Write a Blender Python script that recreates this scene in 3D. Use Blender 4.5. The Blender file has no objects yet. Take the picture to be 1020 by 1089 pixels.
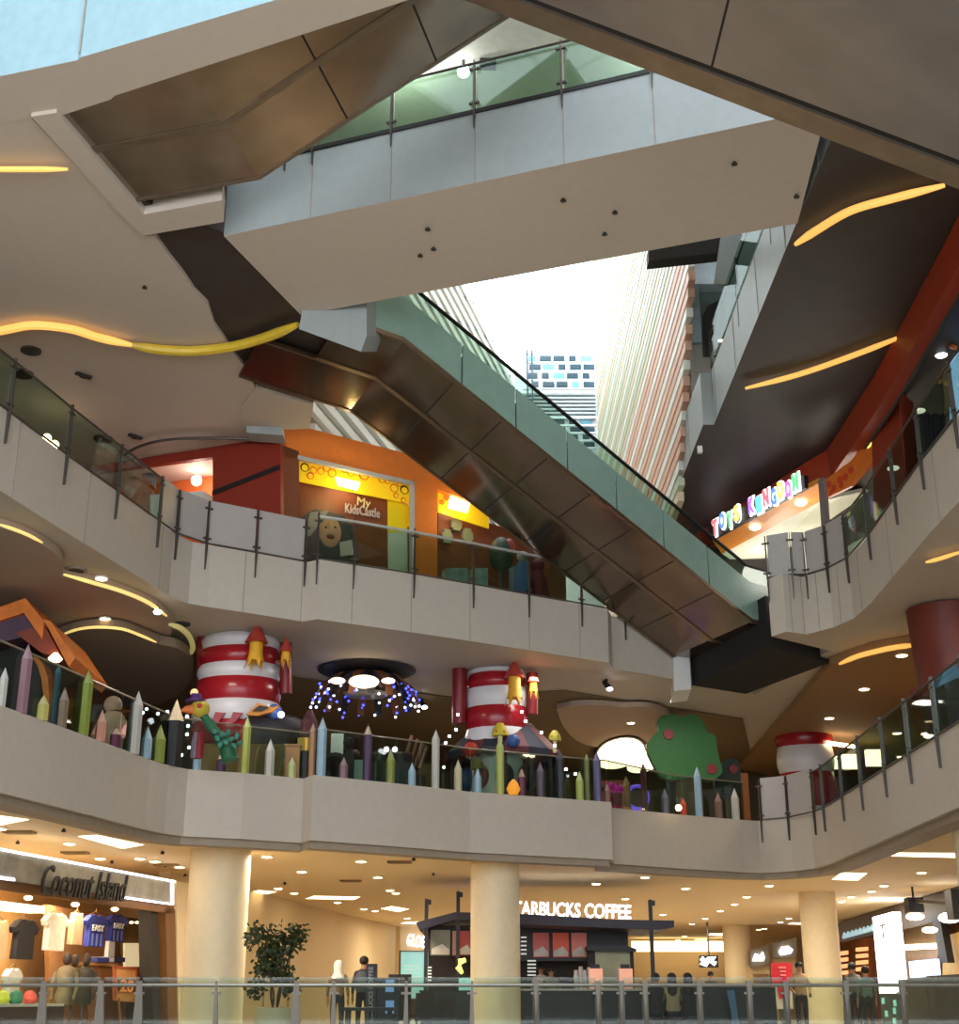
import bpy, bmesh, math, random
from mathutils import Vector, Matrix
random.seed(7)
COL = bpy.context.scene.collection
SC = bpy.context.scene
# ---------------------------------------------------------------- camera calibration
PITCH = math.radians(19.7); F = 1440.0; CZ = 0.9
cp, sp = math.cos(PITCH), math.sin(PITCH)
def P(px, py, z=None, Y=None):
    """point of the place seen at pixel (px,py) at height z or distance Y"""
    dx = (px-510)/F; dy = (544.5-py)/F
    d = Vector((dx, cp-dy*sp, sp+dy*cp))
    t = (z-CZ)/d.z if z is not None else Y/d.y
    return Vector((d.x*t, d.y*t, CZ+d.z*t))
def mpp(p):
    """metres per pixel at a point"""
    return (p.y*cp+(p.z-CZ)*sp)/F
cam = bpy.data.cameras.new('camera'); co = bpy.data.objects.new('camera', cam); COL.objects.link(co)
co.location = (0, 0, CZ); co.rotation_euler = (math.pi/2+PITCH, 0, 0)
cam.sensor_fit = 'VERTICAL'; cam.sensor_height = 24; cam.lens = F/1089*24; cam.clip_end = 400
SC.camera = co
# ---------------------------------------------------------------- materials
def lin(c):
    r = []
    for v in c[:3]:
        v /= 255.0
        r.append(v/12.92 if v <= .04045 else ((v+.055)/1.055)**2.4)
    return (r[0], r[1], r[2], 1)
MATS = {}
def mat(name, c, rough=.6, metal=0, emit=None, es=1, var=.06, vscale=6, spec=.4, alpha=None):
    if name in MATS: return MATS[name]
    m = bpy.data.materials.new(name); m.use_nodes = True
    nt = m.node_tree; b = nt.nodes['Principled BSDF']
    col = lin(c)
    b.inputs['Roughness'].default_value = rough; b.inputs['Metallic'].default_value = metal
    b.inputs['Specular IOR Level'].default_value = spec
    if var:
        tc = nt.nodes.new('ShaderNodeTexCoord'); n = nt.nodes.new('ShaderNodeTexNoise')
        n.inputs['Scale'].default_value = vscale; n.inputs['Detail'].default_value = 5
        nt.links.new(tc.outputs['Object'], n.inputs['Vector'])
        r = nt.nodes.new('ShaderNodeValToRGB')
        r.color_ramp.elements[0].position = .3; r.color_ramp.elements[1].position = .7
        r.color_ramp.elements[0].color = [x*(1-var) for x in col[:3]]+[1]
        r.color_ramp.elements[1].color = [min(1, x*(1+var)) for x in col[:3]]+[1]
        nt.links.new(n.outputs['Fac'], r.inputs['Fac']); nt.links.new(r.outputs['Color'], b.inputs['Base Color'])
    else:
        b.inputs['Base Color'].default_value = col
    if emit:
        b.inputs['Emission Color'].default_value = lin(emit); b.inputs['Emission Strength'].default_value = es
    MATS[name] = m
    return m
def glassmat(name, c, gloss=.1, tint=.9):
    m = bpy.data.materials.new(name); m.use_nodes = True; nt = m.node_tree; nt.nodes.clear()
    o = nt.nodes.new('ShaderNodeOutputMaterial'); t = nt.nodes.new('ShaderNodeBsdfTransparent'); g = nt.nodes.new('ShaderNodeBsdfGlossy')
    x = nt.nodes.new('ShaderNodeMixShader')
    t.inputs['Color'].default_value = lin(c); g.inputs['Roughness'].default_value = .03
    x.inputs['Fac'].default_value = gloss
    nt.links.new(t.outputs[0], x.inputs[1]); nt.links.new(g.outputs[0], x.inputs[2]); nt.links.new(x.outputs[0], o.inputs['Surface'])
    MATS[name] = m
    return m
# ---------------------------------------------------------------- mesh builder
def V(p): return Vector(p)
class MB:
    def __init__(s): s.v = []; s.f = []; s.mi = []
    def add(s, vs, fs, mi=0):
        k = len(s.v); s.v += [Vector(v) for v in vs]
        for f in fs: s.f.append([k+i for i in f]); s.mi.append(mi)
        return s
    def box(s, c, size, rz=0, mi=0, ry=0, rx=0):
        x, y, z = [a/2 for a in size]
        M = Matrix.Rotation(rz, 3, 'Z') @ Matrix.Rotation(ry, 3, 'Y') @ Matrix.Rotation(rx, 3, 'X')
        vs = [V(c)+M @ V((sx*x, sy*y, sz*z)) for sx in (-1, 1) for sy in (-1, 1) for sz in (-1, 1)]
        return s.add(vs, [(0, 1, 3, 2), (4, 6, 7, 5), (0, 4, 5, 1), (2, 3, 7, 6), (0, 2, 6, 4), (1, 5, 7, 3)], mi)
    def prism(s, pts, z0, z1, mi=0, mis=None, cap=True):
        """plan polygon extruded from z0 to z1"""
        n = len(pts)
        vs = [(p[0], p[1], z0) for p in pts]+[(p[0], p[1], z1) for p in pts]
        s.add(vs, [(i, (i+1) % n, n+(i+1) % n, n+i) for i in range(n)], mi)
        if cap:
            k = len(s.v)-2*n
            s.f.append([k+i for i in reversed(range(n))]); s.mi.append(mi if mis is None else mis)
            s.f.append([k+n+i for i in range(n)]); s.mi.append(mi)
        return s
    def hull(s, lo, hi, mi=0):
        """loft of two equal loops of 3-D points, capped"""
        n = len(lo)
        s.add(list(lo)+list(hi), [(i, (i+1) % n, n+(i+1) % n, n+i) for i in range(n)]+[tuple(reversed(range(n))), tuple(range(n, 2*n))], mi)
        return s
    def slab(s, quad, off, mi=0):
        """face thickened along off"""
        off = V(off); return s.hull([V(q) for q in quad], [V(q)+off for q in quad], mi)
    def tube(s, path, r, n=8, mi=0, cap=True):
        path = [V(p) for p in path]; rings = []
        for i, p in enumerate(path):
            d = (path[min(i+1, len(path)-1)]-path[max(i-1, 0)]).normalized()
            a = d.cross(V((0, 0, 1)))
            if a.length < 1e-3: a = d.cross(V((0, 1, 0)))
            a.normalize(); b = d.cross(a).normalized()
            rr = r[i] if isinstance(r, (list, tuple)) else r
            rings.append([p+(a*math.cos(2*math.pi*k/n)+b*math.sin(2*math.pi*k/n))*rr for k in range(n)])
        k0 = len(s.v)
        for q in rings: s.v += q
        for i in range(len(path)-1):
            for k in range(n):
                s.f.append([k0+i*n+k, k0+i*n+(k+1) % n, k0+(i+1)*n+(k+1) % n, k0+(i+1)*n+k]); s.mi.append(mi)
        if cap:
            s.f.append([k0+k for k in reversed(range(n))]); s.mi.append(mi)
            s.f.append([k0+(len(path)-1)*n+k for k in range(n)]); s.mi.append(mi)
        return s
    def lathe(s, c, prof, n=24, mi=0, squash=1):
        """profile [(r,z)..] round the vertical axis at c"""
        c = V(c); k0 = len(s.v); m = len(prof)
        for (r, z) in prof:
            for k in range(n):
                a = 2*math.pi*k/n; s.v.append(c+V((r*math.cos(a), r*math.sin(a)*squash, z)))
        for i in range(m-1):
            for k in range(n):
                s.f.append([k0+i*n+k, k0+i*n+(k+1) % n, k0+(i+1)*n+(k+1) % n, k0+(i+1)*n+k]); s.mi.append(mi)
        s.f.append([k0+k for k in reversed(range(n))]); s.mi.append(mi)
        s.f.append([k0+(m-1)*n+k for k in range(n)]); s.mi.append(mi)
        return s
    def ball(s, c, r, n=12, m=8, mi=0, rot=None):
        r = (r, r, r) if not isinstance(r, (list, tuple)) else r
        c = V(c); k0 = len(s.v)
        for i in range(m+1):
            th = math.pi*i/m
            for k in range(n):
                a = 2*math.pi*k/n
                q = V((r[0]*math.sin(th)*math.cos(a), r[1]*math.sin(th)*math.sin(a), -r[2]*math.cos(th)))
                s.v.append(c+(rot @ q if rot else q))
        for i in range(m):
            for k in range(n):
                s.f.append([k0+i*n+k, k0+i*n+(k+1) % n, k0+(i+1)*n+(k+1) % n, k0+(i+1)*n+k]); s.mi.append(mi)
        return s
    def build(s, name, m, parent=None, smooth=False, origin=None):
        me = bpy.data.meshes.new(name)
        if parent is None and origin is None:
            xs = [v.x for v in s.v]; ys = [v.y for v in s.v]; zs = [v.z for v in s.v]
            origin = V(((min(xs)+max(xs))/2, (min(ys)+max(ys))/2, min(zs)))
        org = wl(parent) if parent is not None else V(origin)
        me.from_pydata([tuple(v-org) for v in s.v], [], s.f)
        for mm in (m if isinstance(m, (list, tuple)) else [m]): me.materials.append(mm)
        me.polygons.foreach_set('material_index', s.mi)
        if smooth: me.polygons.foreach_set('use_smooth', [True]*len(s.f))
        me.update()
        bm = bmesh.new(); bm.from_mesh(me)
        bmesh.ops.remove_doubles(bm, verts=bm.verts, dist=1e-5)
        bmesh.ops.recalc_face_normals(bm, faces=bm.faces); bm.to_mesh(me); bm.free()
        if smooth:
            try: me.set_sharp_from_angle(angle=math.radians(40))
            except Exception: pass
        o = bpy.data.objects.new(name, me); COL.objects.link(o)
        if parent is not None: o.parent = parent; WL[o] = org
        else: o.location = org; WL[o] = org
        return o
WL = {}
def wl(o): return WL[o]
def tag(o, label, cat, group=None, kind=None):
    o['label'] = label; o['category'] = cat
    if group: o['group'] = group
    if kind: o['kind'] = kind
    return o
def struct(o, label=None, cat=None):
    o['kind'] = 'structure'
    if label: o['label'] = label; o['category'] = cat or 'structure'
    return o
def thing(name, label, cat, loc, group=None):
    o = bpy.data.objects.new(name, None); COL.objects.link(o); o.location = loc; WL[o] = V(loc)
    o.empty_display_size = .2
    return tag(o, label, cat, group)
def copy_tree(o, loc, label=None):
    def rec(a, parent):
        c = a.copy(); COL.objects.link(c)
        if parent is not None: c.parent = parent
        for ch in [x for x in bpy.data.objects if x.parent == a]: rec(ch, c)
        return c
    c = rec(o, None); c.location = loc; WL[c] = V(loc)
    if label: c['label'] = label
    return c
def text_mesh(body, size, depth, shear=0, spacing=1.0, bold=0):
    cu = bpy.data.curves.new('lettering', 'FONT'); cu.body = body; cu.size = size; cu.extrude = depth/2; cu.shear = shear
    cu.space_character = spacing; cu.align_x = 'CENTER'; cu.align_y = 'CENTER'; cu.offset = bold; cu.resolution_u = 3
    o = bpy.data.objects.new('lettering', cu); COL.objects.link(o)
    dg = bpy.context.evaluated_depsgraph_get(); dg.update()
    me = bpy.data.meshes.new_from_object(o.evaluated_get(dg))
    vs = [v.co.copy() for v in me.vertices]; fs = [list(p.vertices) for p in me.polygons]
    bpy.data.objects.remove(o); bpy.data.curves.remove(cu); bpy.data.meshes.remove(me)
    return vs, fs
def text_on(mb, body, a, b, up=V((0, 0, 1)), height=None, depth=.04, shear=0, mi=0, bold=0, stretch=True):
    """lettering whose baseline middle runs from a to b (centre line), standing along up"""
    a, b = V(a), V(b); u = (b-a); L = u.length; u.normalize(); up = V(up); up = (up-u*up.dot(u)).normalized(); nrm = u.cross(up)
    vs, fs = text_mesh(body, 1, .2, shear, bold=bold)
    xs = [v.x for v in vs]; ys = [v.y for v in vs]
    w = max(xs)-min(xs); h = max(ys)-min(ys); x0 = (max(xs)+min(xs))/2; y0 = (max(ys)+min(ys))/2
    sx = L/w; sy = (height/h) if height else sx
    if not stretch: sx = sy
    c = (a+b)/2
    mb.add([c+u*((v.x-x0)*sx)+up*((v.y-y0)*sy)+nrm*(v.z/.2*depth) for v in vs], fs, mi)
    return mb
def hdir(a, b):
    d = V((b[0]-a[0], b[1]-a[1], 0)); d.normalize(); return d
UP = V((0, 0, 1))
# ---------------------------------------------------------------- material set
M = {}
M['fascia'] = mat('painted_fascia', (196, 186, 172), .55, var=.03)
M['joint'] = mat('panel_joint', (160, 150, 140), .8)
M['soffit'] = mat('beige_soffit', (212, 198, 184), .7, var=.02)
M['bridgefascia'] = mat('grey_fascia_panels', (160, 166, 165), .45, var=.04)
M['brown'] = mat('dark_brown_ceiling', (66, 56, 51), .55, var=.1, vscale=2)
M['cream'] = mat('cream_ceiling', (238, 214, 170), .7, var=.02)
M['creamwall'] = mat('cream_wall', (214, 190, 148), .7, var=.03)
M['column'] = mat('column_plaster', (232, 214, 178), .55, var=.03)
M['steel'] = mat('brushed_steel', (150, 138, 124), .34, metal=.9, var=.12, vscale=3)
M['steeldark'] = mat('dark_bronze_cladding', (118, 92, 72), .3, metal=.85, var=.15, vscale=2)
M['post'] = mat('post_steel', (92, 86, 80), .4, metal=.6)
M['chrome'] = mat('chrome_rail', (214, 216, 216), .3, metal=.6)
M['black'] = mat('black_paint', (30, 28, 28), .5)
M['rubber'] = mat('black_rubber', (24, 24, 26), .45)
M['green'] = mat('green_glazed_skirt', (132, 158, 146), .25, var=.05, vscale=3)
M['frost'] = mat('frosted_panel', (182, 175, 170), .4, var=.03)
M['tile'] = mat('floor_tile', (172, 160, 142), .3, var=.06)
M['olive'] = mat('olive_wall', (84, 74, 54), .7)
M['darkint'] = mat('dark_interior', (46, 40, 36), .7)
M['orange'] = mat('orange_wall', (226, 120, 40), .5, var=.05)
M['red'] = mat('dark_red_wall', (140, 46, 30), .5, var=.06)
M['redbrown'] = mat('red_brown_panel', (120, 66, 38), .5, var=.06)
M['white'] = mat('white_paint', (230, 230, 226), .5, var=.02)
M['timber'] = mat('timber', (150, 112, 66), .6, var=.2, vscale=3)
G = glassmat('balustrade_glass', (214, 228, 220), .06)
GD = glassmat('tinted_glass', (206, 226, 214), .04)
EM = {}
EM['warm'] = mat('warm_lamp', (255, 240, 210), emit=(255, 224, 170), es=9, var=0)
EM['cool'] = mat('white_lamp', (255, 255, 255), emit=(240, 245, 255), es=9, var=0)
EM['panel'] = mat('light_panel', (255, 245, 220), emit=(255, 232, 184), es=3.2, var=0)
EM['cove'] = mat('amber_cove_light', (255, 206, 120), emit=(255, 190, 90), es=.75, var=0)
EM['gold'] = mat('gold_cove_light', (255, 230, 150), emit=(235, 205, 120), es=.9, var=0)
EM['sign'] = mat('lit_sign_white', (255, 255, 255), emit=(244, 246, 255), es=3.5, var=0)
# ---------------------------------------------------------------- levels and plan of the atrium
Z2B, Z2 = 3.85, 5.15; Z3B, Z3 = 8.4, 9.72; Z4B, Z4 = 13.0, 14.3; Z5B = 17.3
e2 = [(-60, 729), (0, 750), (60, 771), (120, 793), (160, 808), (180, 814), (200, 818), (260, 822), (323, 828), (333, 824), (420, 833), (500, 842), (650, 853), (651, 859), (720, 866), (790, 872), (806, 873), (840, 870), (862, 866), (878, 859), (930, 826), (1020, 769), (1090, 726)]
e3 = [(-60, 388), (0, 432), (70, 484), (122, 521), (169, 555), (185, 567), (205, 576), (225, 580), (271, 588), (325, 598), (340, 595), (440, 611), (503, 622), (619, 643), (646, 648), (650, 655), (735, 672), (816, 616), (832, 610), (853, 613.5), (881, 605), (902, 594), (920, 575), (979, 492), (1020, 440), (1090, 348)]
pl2 = [P(x, y, z=Z2) for x, y in e2]; pl3 = [P(x, y, z=Z3) for x, y in e3]
_k = e3.index((735, 672)); _dD = hdir(P(430, 362, z=12.9), P(800, 661, z=8.95))
pl3[_k+1:_k+1] = [pl3[_k]+_dD*2.35, pl3[_k+1]+_dD*2.1]
def close_plan(pl, back=78):
    a, b = pl[0], pl[-1]
    pre = [V((-26, back, 0)), V((-26, a.y-3, 0))]; post = [V((24, b.y-1.5, 0)), V((24, back, 0))]
    return [V((p.x, p.y, 0)) for p in pre+pl+post]
def inset(pl, d):
    r = []
    for i, p in enumerate(pl):
        a = pl[max(i-1, 0)]; b = pl[min(i+1, len(pl)-1)]
        t = hdir(a, b); r.append(p+V((-t.y, t.x, 0))*d)
    return r
def slab_with_joints(name, pl, z0, z1, jx, m=M['fascia']):
    mb = MB(); mb.prism(close_plan(pl), z0, z1, 0)
    for (i, t) in jx:
        p = pl[i].lerp(pl[i+1], t); d = hdir(pl[i], pl[i+1]); n = V((d.y, -d.x, 0))
        mb.box(V((p.x, p.y, (z0+z1)/2)), (.018, .012, z1-z0-.02), math.atan2(d.y, d.x), 1)
    return struct(mb.build(name, [m, M['joint']]))
slab_with_joints('balcony_slab', pl2, Z2B, Z2, [])
slab_with_joints('balcony_slab', pl3, Z3B, Z3, [(1, .3), (2, .5), (4, .3), (7, .8), (8, .95), (10, .35), (10, .98), (11, .95), (12, .5), (12, .97), (20, .3), (20, .9), (21, .5), (22, .4), (23, .5), (24, .4), (25, .3)])
# lower trim strip under the second storey fascia and the ground floor ceiling behind it
mb = MB(); i1 = inset(pl2, .12); i2 = inset(pl2, .55)
for k in range(len(pl2)-1):
    mb.hull([V((q.x, q.y, Z2B-.14)) for q in (i1[k], i1[k+1], i2[k+1], i2[k])], [V((q.x, q.y, Z2B)) for q in (i1[k], i1[k+1], i2[k+1], i2[k])])
struct(mb.build('trim_1', mat('trim_taupe', (160, 146, 128), .6)))
cl = [V((p.x, p.y, 0)) for p in close_plan(inset(pl2, .5))]
struct(MB().prism(cl, Z2B-.06, Z2B-.001).build('ceiling', M['cream']))
struct(MB().box((0, 35, -.05), (60, 90, .1)).build('floor', M['tile']))
# ---------------------------------------------------------------- fourth level: side floors, bridge, ceilings
B0, B1 = P(238, 251, z=Z4B), P(880, 115, z=Z4B); B2, B3 = P(845, 238, z=Z4B), P(320, 335, z=Z4B)
# the bridge slab
B0x = B0; bd = hdir(B0, B1)
mb = MB(); mb.prism([B0, B1, B2+bd*.05, B3], Z4B, Z4, 0, mis=1)
for px in (330, 415, 505, 600, 697):
    p = P(px, 200, z=Z4B); t = (px-238)/(880-238); yy = 251+(115-251)*t
    q = P(px, yy, z=Z4B); mb.box((q.x, q.y-.004, (Z4B+Z4)/2), (.016, .012, Z4-Z4B-.02), math.atan2(bd.y, bd.x), 2)
mb.box(((B0.x+B1.x)/2, (B0.y+B1.y)/2, Z4+.03), ((B1-B0).length, .06, .07), math.atan2(bd.y, bd.x), 3)
struct(mb.build('bridge_slab', [M['bridgefascia'], M['soffit'], M['joint'], M['black']]))
# dark brown soffit field (left strip and right side floor)
mb = MB()
Rx = 5.27; jY = 28.0
mb.prism([(Rx, 16.3), (24, 16.3), (24, 60), (5.03, 60), (5.03, jY), (Rx, jY)], Z4B+.01, Z4, 0, mis=1)
for yy in (18, 20.4, 22.8, 25.2, 27.6, 30, 33, 36, 39):
    mb.box((Rx-.004 if yy < jY else 5.026, yy, (Z4B+Z4)/2), (.012, .016, 1.25), 0, 2)
struct(mb.build('side_floor_slab', [M['bridgefascia'], M['brown'], M['joint']]))
# left floor over the third level, brown field first
mb = MB()
mb.prism([P(60, 180, z=Z4B), P(238, 251, z=Z4B), B3, P(366, 345, z=Z4B), P(362, 385, z=Z4B), P(283, 408, z=Z4B), P(285, 470, z=Z4B), (-9, 45, 0), (-26, 45, 0), (-26, 18.3, 0)], Z4B+.06, Z4, 0)
struct(mb.build('ceiling', M['brown']))
wave = [(150, 250), (165, 251), (180, 272), (195, 291), (207, 309), (221, 323), (228, 345), (240, 362), (250, 378), (262, 392), (268, 405), (272, 414), (266, 425), (262, 436), (290, 456), (290, 470)]
beige = [P(x, y, z=Z4B-.02) for x, y in wave]
mb = MB(); mb.prism([(-26, 15.2, 0), P(-80, 112, z=Z4B), P(33, 124, z=Z4B)]+beige+[(-5, 31, 0), (-9, 46, 0), (-26, 46, 0)], Z4B-.02, Z4B+.055)
struct(mb.build('ceiling', M['soffit']))
# near walkway of the fourth level at top left
n0, n1, n2 = P(-120, 104, z=Z4B), P(83, 62, z=Z4B), P(330, -13, z=Z4B)
n1b = P(86, 59, z=Z4B); s0, s1, s2 = P(-120, 130, z=Z4B), P(122, 104, z=Z4B), P(520, -30, z=Z4B)
s1 = P(122, 100, z=Z4B); sA = P(118, 104, z=Z4B); sB = P(62, 122, z=Z4B)
mb = MB(); mb.prism([n0, n1, n1b, n2, s2, s1, sA, sB, P(33, 124, z=Z4B), P(-120, 150, z=Z4B)], Z4B-.03, Z4+.5, 0, mis=1)
for px, py in ((6, 80), (84, 60), (190, 30)):
    q = P(px, py, z=Z4B); mb.box((q.x, q.y-.01, Z4B+.9), (.02, .02, 1.7), 0, 2)
struct(mb.build('walkway_slab', [mat('fascia_daylight_tint', (158, 190, 200), .5), M['soffit'], M['joint']]))  # bluish daylight on this fascia is put into its colour
# frame round the escalator landing under the left floor
fr = [(33, 124), (150, 251), (238, 236), (236, 213), (153, 228), (60, 120)]
struct(MB().prism([P(x, y, z=Z4B-.1) for x, y in fr], Z4B-.1, Z4B+.3).build('landing_frame', M['soffit']))
struct(MB().prism([P(33, 124, z=Z4B+.25), P(150, 252, z=Z4B+.25), P(236, 214, z=Z4B+.25), P(170, 60, z=Z4B+.25)], Z4B+.3, Z4+.2).build('landing_slab', M['brown']))
# ---------------------------------------------------------------- escalators
def escalator(label, path, wv, side, soff, name='escalator', up=.95, glass=True, trim=None, tw=.07, gap=0, jd=1.25, skip=0):
    """path: lower edge on one side [flat start, kink, kink, flat end]; wv: horizontal vector across the lane"""
    path = [V(p) for p in path]; wv = V(wv)
    root = thing(name, label, 'escalator', (path[0]+path[-1])/2+wv/2 - UP*0)
    e = .03
    wn = wv.normalized()
    a = [p+wn*(tw-.02+gap-.05) for p in path]; b = [p+wv-wn*(tw-.02+gap-.05) for p in path]
    # soffit
    mb = MB()
    for i in range(len(path)-1):
        mb.hull([a[i]+wn*.05, a[i+1]+wn*.05, b[i+1]-wn*.05, b[i]-wn*.05], [q+UP*.06 for q in (a[i]+wn*.05, a[i+1]+wn*.05, b[i+1]-wn*.05, b[i]-wn*.05)], 0)
        L = (a[i+1]-a[i]).length; n = max(1, int(L/jd))
        for k in range(1, n):
            t = k/n; mb.hull([a[i].lerp(a[i+1], t)+wn*.05-UP*.004, a[i].lerp(a[i+1], t+.03/L)+wn*.05-UP*.004, b[i].lerp(b[i+1], t+.03/L)-wn*.05-UP*.004, b[i].lerp(b[i+1], t)-wn*.05-UP*.004],
                             [q for q in (a[i].lerp(a[i+1], t)+wn*.05+UP*.01, a[i].lerp(a[i+1], t+.03/L)+wn*.05+UP*.01, b[i].lerp(b[i+1], t+.03/L)-wn*.05+UP*.01, b[i].lerp(b[i+1], t)-wn*.05+UP*.01)], 1)
    mb.build('soffit_panel', [soff, M['black']], root)
    a = [p for p in path]; b = [p+wv for p in path]
    for (c, sgn) in ((a, 1), (b, -1)):
        mb = MB()
        if gap:
            for i in range(len(path)-1):
                q = [c[i]+wn*tw*sgn, c[i+1]+wn*tw*sgn, c[i+1]+wn*(tw+gap)*sgn, c[i]+wn*(tw+gap)*sgn]
                mb.hull([v+UP*.03 for v in q], [v+UP*.08 for v in q], 1)
        for i in range(len(path)-1):
            mb.hull([c[i]-UP*.02, c[i+1]-UP*.02, c[i+1]+wn*tw*sgn-UP*.02, c[i]+wn*tw*sgn-UP*.02], [q+UP*.09 for q in (c[i]-UP*.02, c[i+1]-UP*.02, c[i+1]+wn*tw*sgn-UP*.02, c[i]+wn*tw*sgn-UP*.02)], 0)
        mb.build('edge_trim', [trim or M['steel'], M['black']], root)
        mb = MB()
        for i in range(skip, len(path)-1):
            L = (c[i+1]-c[i]).length; n = max(1, int(L/1.5))
            for k in range(n):
                p0, p1 = c[i].lerp(c[i+1], k/n+(.004 if k else 0)), c[i].lerp(c[i+1], (k+1)/n)
                q = [p0+UP*.07, p1+UP*.07, p1+UP*up, p0+UP*up]
                mb.slab(q, wn*.05*sgn)
        mb.build('side_cladding', side, root)
        if glass:
            mb = MB()
            for i in range(skip, len(path)-1):
                mb.slab([c[i]+UP*up+wn*.1*sgn, c[i+1]+UP*up+wn*.1*sgn, c[i+1]+UP*(up+.42)+wn*.1*sgn, c[i]+UP*(up+.42)+wn*.1*sgn], wn*.012*sgn)
            mb.build('balustrade', G, root)
            mb = MB(); mb.tube([q+UP*(up+.43)+wn*.1*sgn for q in c[skip:]], .04, 8); mb.build('handrail', M['rubber'], root, True)
    mb = MB()
    for i in range(skip, len(path)-1):
        d = b[i+1]-b[i]; n = max(2, int(d.length/.4))
        for k in range(n):
            p = a[i].lerp(a[i+1], (k+.5)/n)+wv/2+UP*.62
            mb.box(p, (abs(wv.length)-.3, d.length/n*.98, .14), math.atan2(wv.y, wv.x))
    mb.build('steps', M['post'], root)
    return root
# the pair joining the fourth level with the toy shop floor
N1 = P(430, 362, z=12.9); N2 = P(800, 661, z=8.95); dD = hdir(N1, N2)
F1 = P(372, 437, z=12.9); wD = (F1-N1)/2; wD.z = 0
path = [N1-dD*1.45, N1-dD*.9, N1, N2, N2+dD*.9]
dp = mat('escalator_soffit_dark', (124, 104, 88), .17, metal=.85, var=.12, vscale=1.5)
escalator('near lane of the long escalator pair crossing under the skylight, pale green side', path, wD, M['green'], dp, skip=1, trim=mat('bronze_trim', (134, 112, 92), .35, metal=.8))
escalator('far lane of the long escalator pair crossing under the skylight, bronze underside', [path[0]+wD-dD*1.3]+[p+wD for p in path[1:]], wD, M['green'], dp, skip=1, trim=MATS['bronze_trim'])
# lower pit of that pair
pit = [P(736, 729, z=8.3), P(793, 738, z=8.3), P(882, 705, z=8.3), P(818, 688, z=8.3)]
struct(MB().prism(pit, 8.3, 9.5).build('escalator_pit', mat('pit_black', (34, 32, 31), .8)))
struct(MB().hull([P(733, 690, Y=33.4), P(735, 733, Y=33.4), P(717, 735, Y=33.2), P(716, 700, Y=33.2)], [p+V((.1, 1.4, 0)) for p in (P(733, 690, Y=33.4), P(735, 733, Y=33.4), P(717, 735, Y=33.2), P(716, 700, Y=33.2))]).build('slab_end', M['white']))
# upper-left pair climbing from the fourth level
C1 = P(277, 190, z=Z4B); C0 = P(153, 228, z=Z4B); CN = P(192, 66, z=Z4B)
wC = (CN-C1)/2; wC.z = 0
dC = hdir(C1, P(510, 45, Y=17.2)); Ce = P(560, 6, Y=17.0)
pc = [C1-dC*((C1-C0).length+.02), C1, Ce]
sm = mat('escalator_soffit_steel', (166, 150, 132), .2, metal=.9, var=.14, vscale=1.6)
escalator('far lane of the upper escalator pair rising from the framed landing', pc, wC, M['steel'], sm, up=.8, glass=False)
escalator('near lane of the upper escalator pair, beside the beige walkway edge', [p+wC for p in pc], wC, M['steel'], sm, up=.8, glass=False)
# overhead pair at top right
A0 = P(380, -45, Y=14.2); A1 = P(1150, 250, Y=13.6)
A0 = P(497, 0, Y=14.0); A1 = P(1020, 200, Y=13.8); dA = (A1-A0)
A0 = A0-dA*.25; A1 = A1+dA*.25
wA = V((0, -1.7, 0))
smA = mat('escalator_soffit_grey', (160, 158, 160), .33, metal=.88, var=.1, vscale=1.2)
escalator('steel underside of the overhead escalator crossing the top edge', [A0, A1], V((0, -3.9, 0)), M['steel'], smA, up=.9, glass=False, tw=.36, gap=.13, jd=4.6)
# white boxed slab ends round the top landing of the long escalator
def pbox(name, face, off, m, z=None):
    return struct(MB().slab(face, off).build(name, m))
q = [P(322, 327, Y=22.6), P(390, 318, Y=22.6), P(390, 357, Y=22.6), P(384, 374, Y=22.6), P(318, 350, Y=22.6)]
pbox('slab_end', q, V((.2, 1.0, .5)), M['bridgefascia'])
q = [P(272, 413, z=12.95), P(333, 431, z=12.95), P(329, 456, z=12.95), P(302, 457, z=12.95), P(255, 446, z=12.95), P(258, 430, z=12.95)]
pbox('slab_end', q, UP*1.2, M['soffit'])
q = [P(282, 398, z=13.02), P(336, 413, z=13.02), P(333, 431, z=13.02), P(272, 413, z=13.02)]
pbox('slab_end', q, UP*1.1, mat('taupe_panel', (120, 106, 92), .6))
q = [P(262, 440, Y=28.0), P(298, 447, Y=28.0), P(301, 463, Y=28.0), P(262, 460, Y=28.0)]
pbox('slab_end', q, V((0, .5, 0)), M['bridgefascia'])
# ---------------------------------------------------------------- helpers in metres from pixel measurements
def span(x0, y0, x1, y1, Y):
    """upright rectangle at distance Y: x range and z range"""
    ym = (y0+y1)/2; xm = (x0+x1)/2
    a, b = P(x0, ym, Y=Y), P(x1, ym, Y=Y); t, u = P(xm, y0, Y=Y), P(xm, y1, Y=Y)
    return a.x, b.x, u.z, t.z
def wbox(x0, y0, x1, y1, Y, d, mb=None, mi=0, lo=None):
    X0, X1, Z0, Z1 = span(x0, y0, x1, y1, Y)
    if lo is not None: Z0 = lo
    mb = mb or MB()
    return mb.box(((X0+X1)/2, Y+d/2, (Z0+Z1)/2), (X1-X0, d, Z1-Z0), 0, mi)
def edge_y(e, x):
    for (x0, y0), (x1, y1) in zip(e, e[1:]):
        if x0 <= x <= x1: return y0+(y1-y0)*(x-x0)/(x1-x0) if x1 != x0 else y0
    return e[0][1] if x < e[0][0] else e[-1][1]
def interp(kn, x):
    for (x0, y0), (x1, y1) in zip(kn, kn[1:]):
        if x0 <= x <= x1: return y0+(y1-y0)*(x-x0)/(x1-x0)
    return kn[0][1] if x < kn[0][0] else kn[-1][1]
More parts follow.
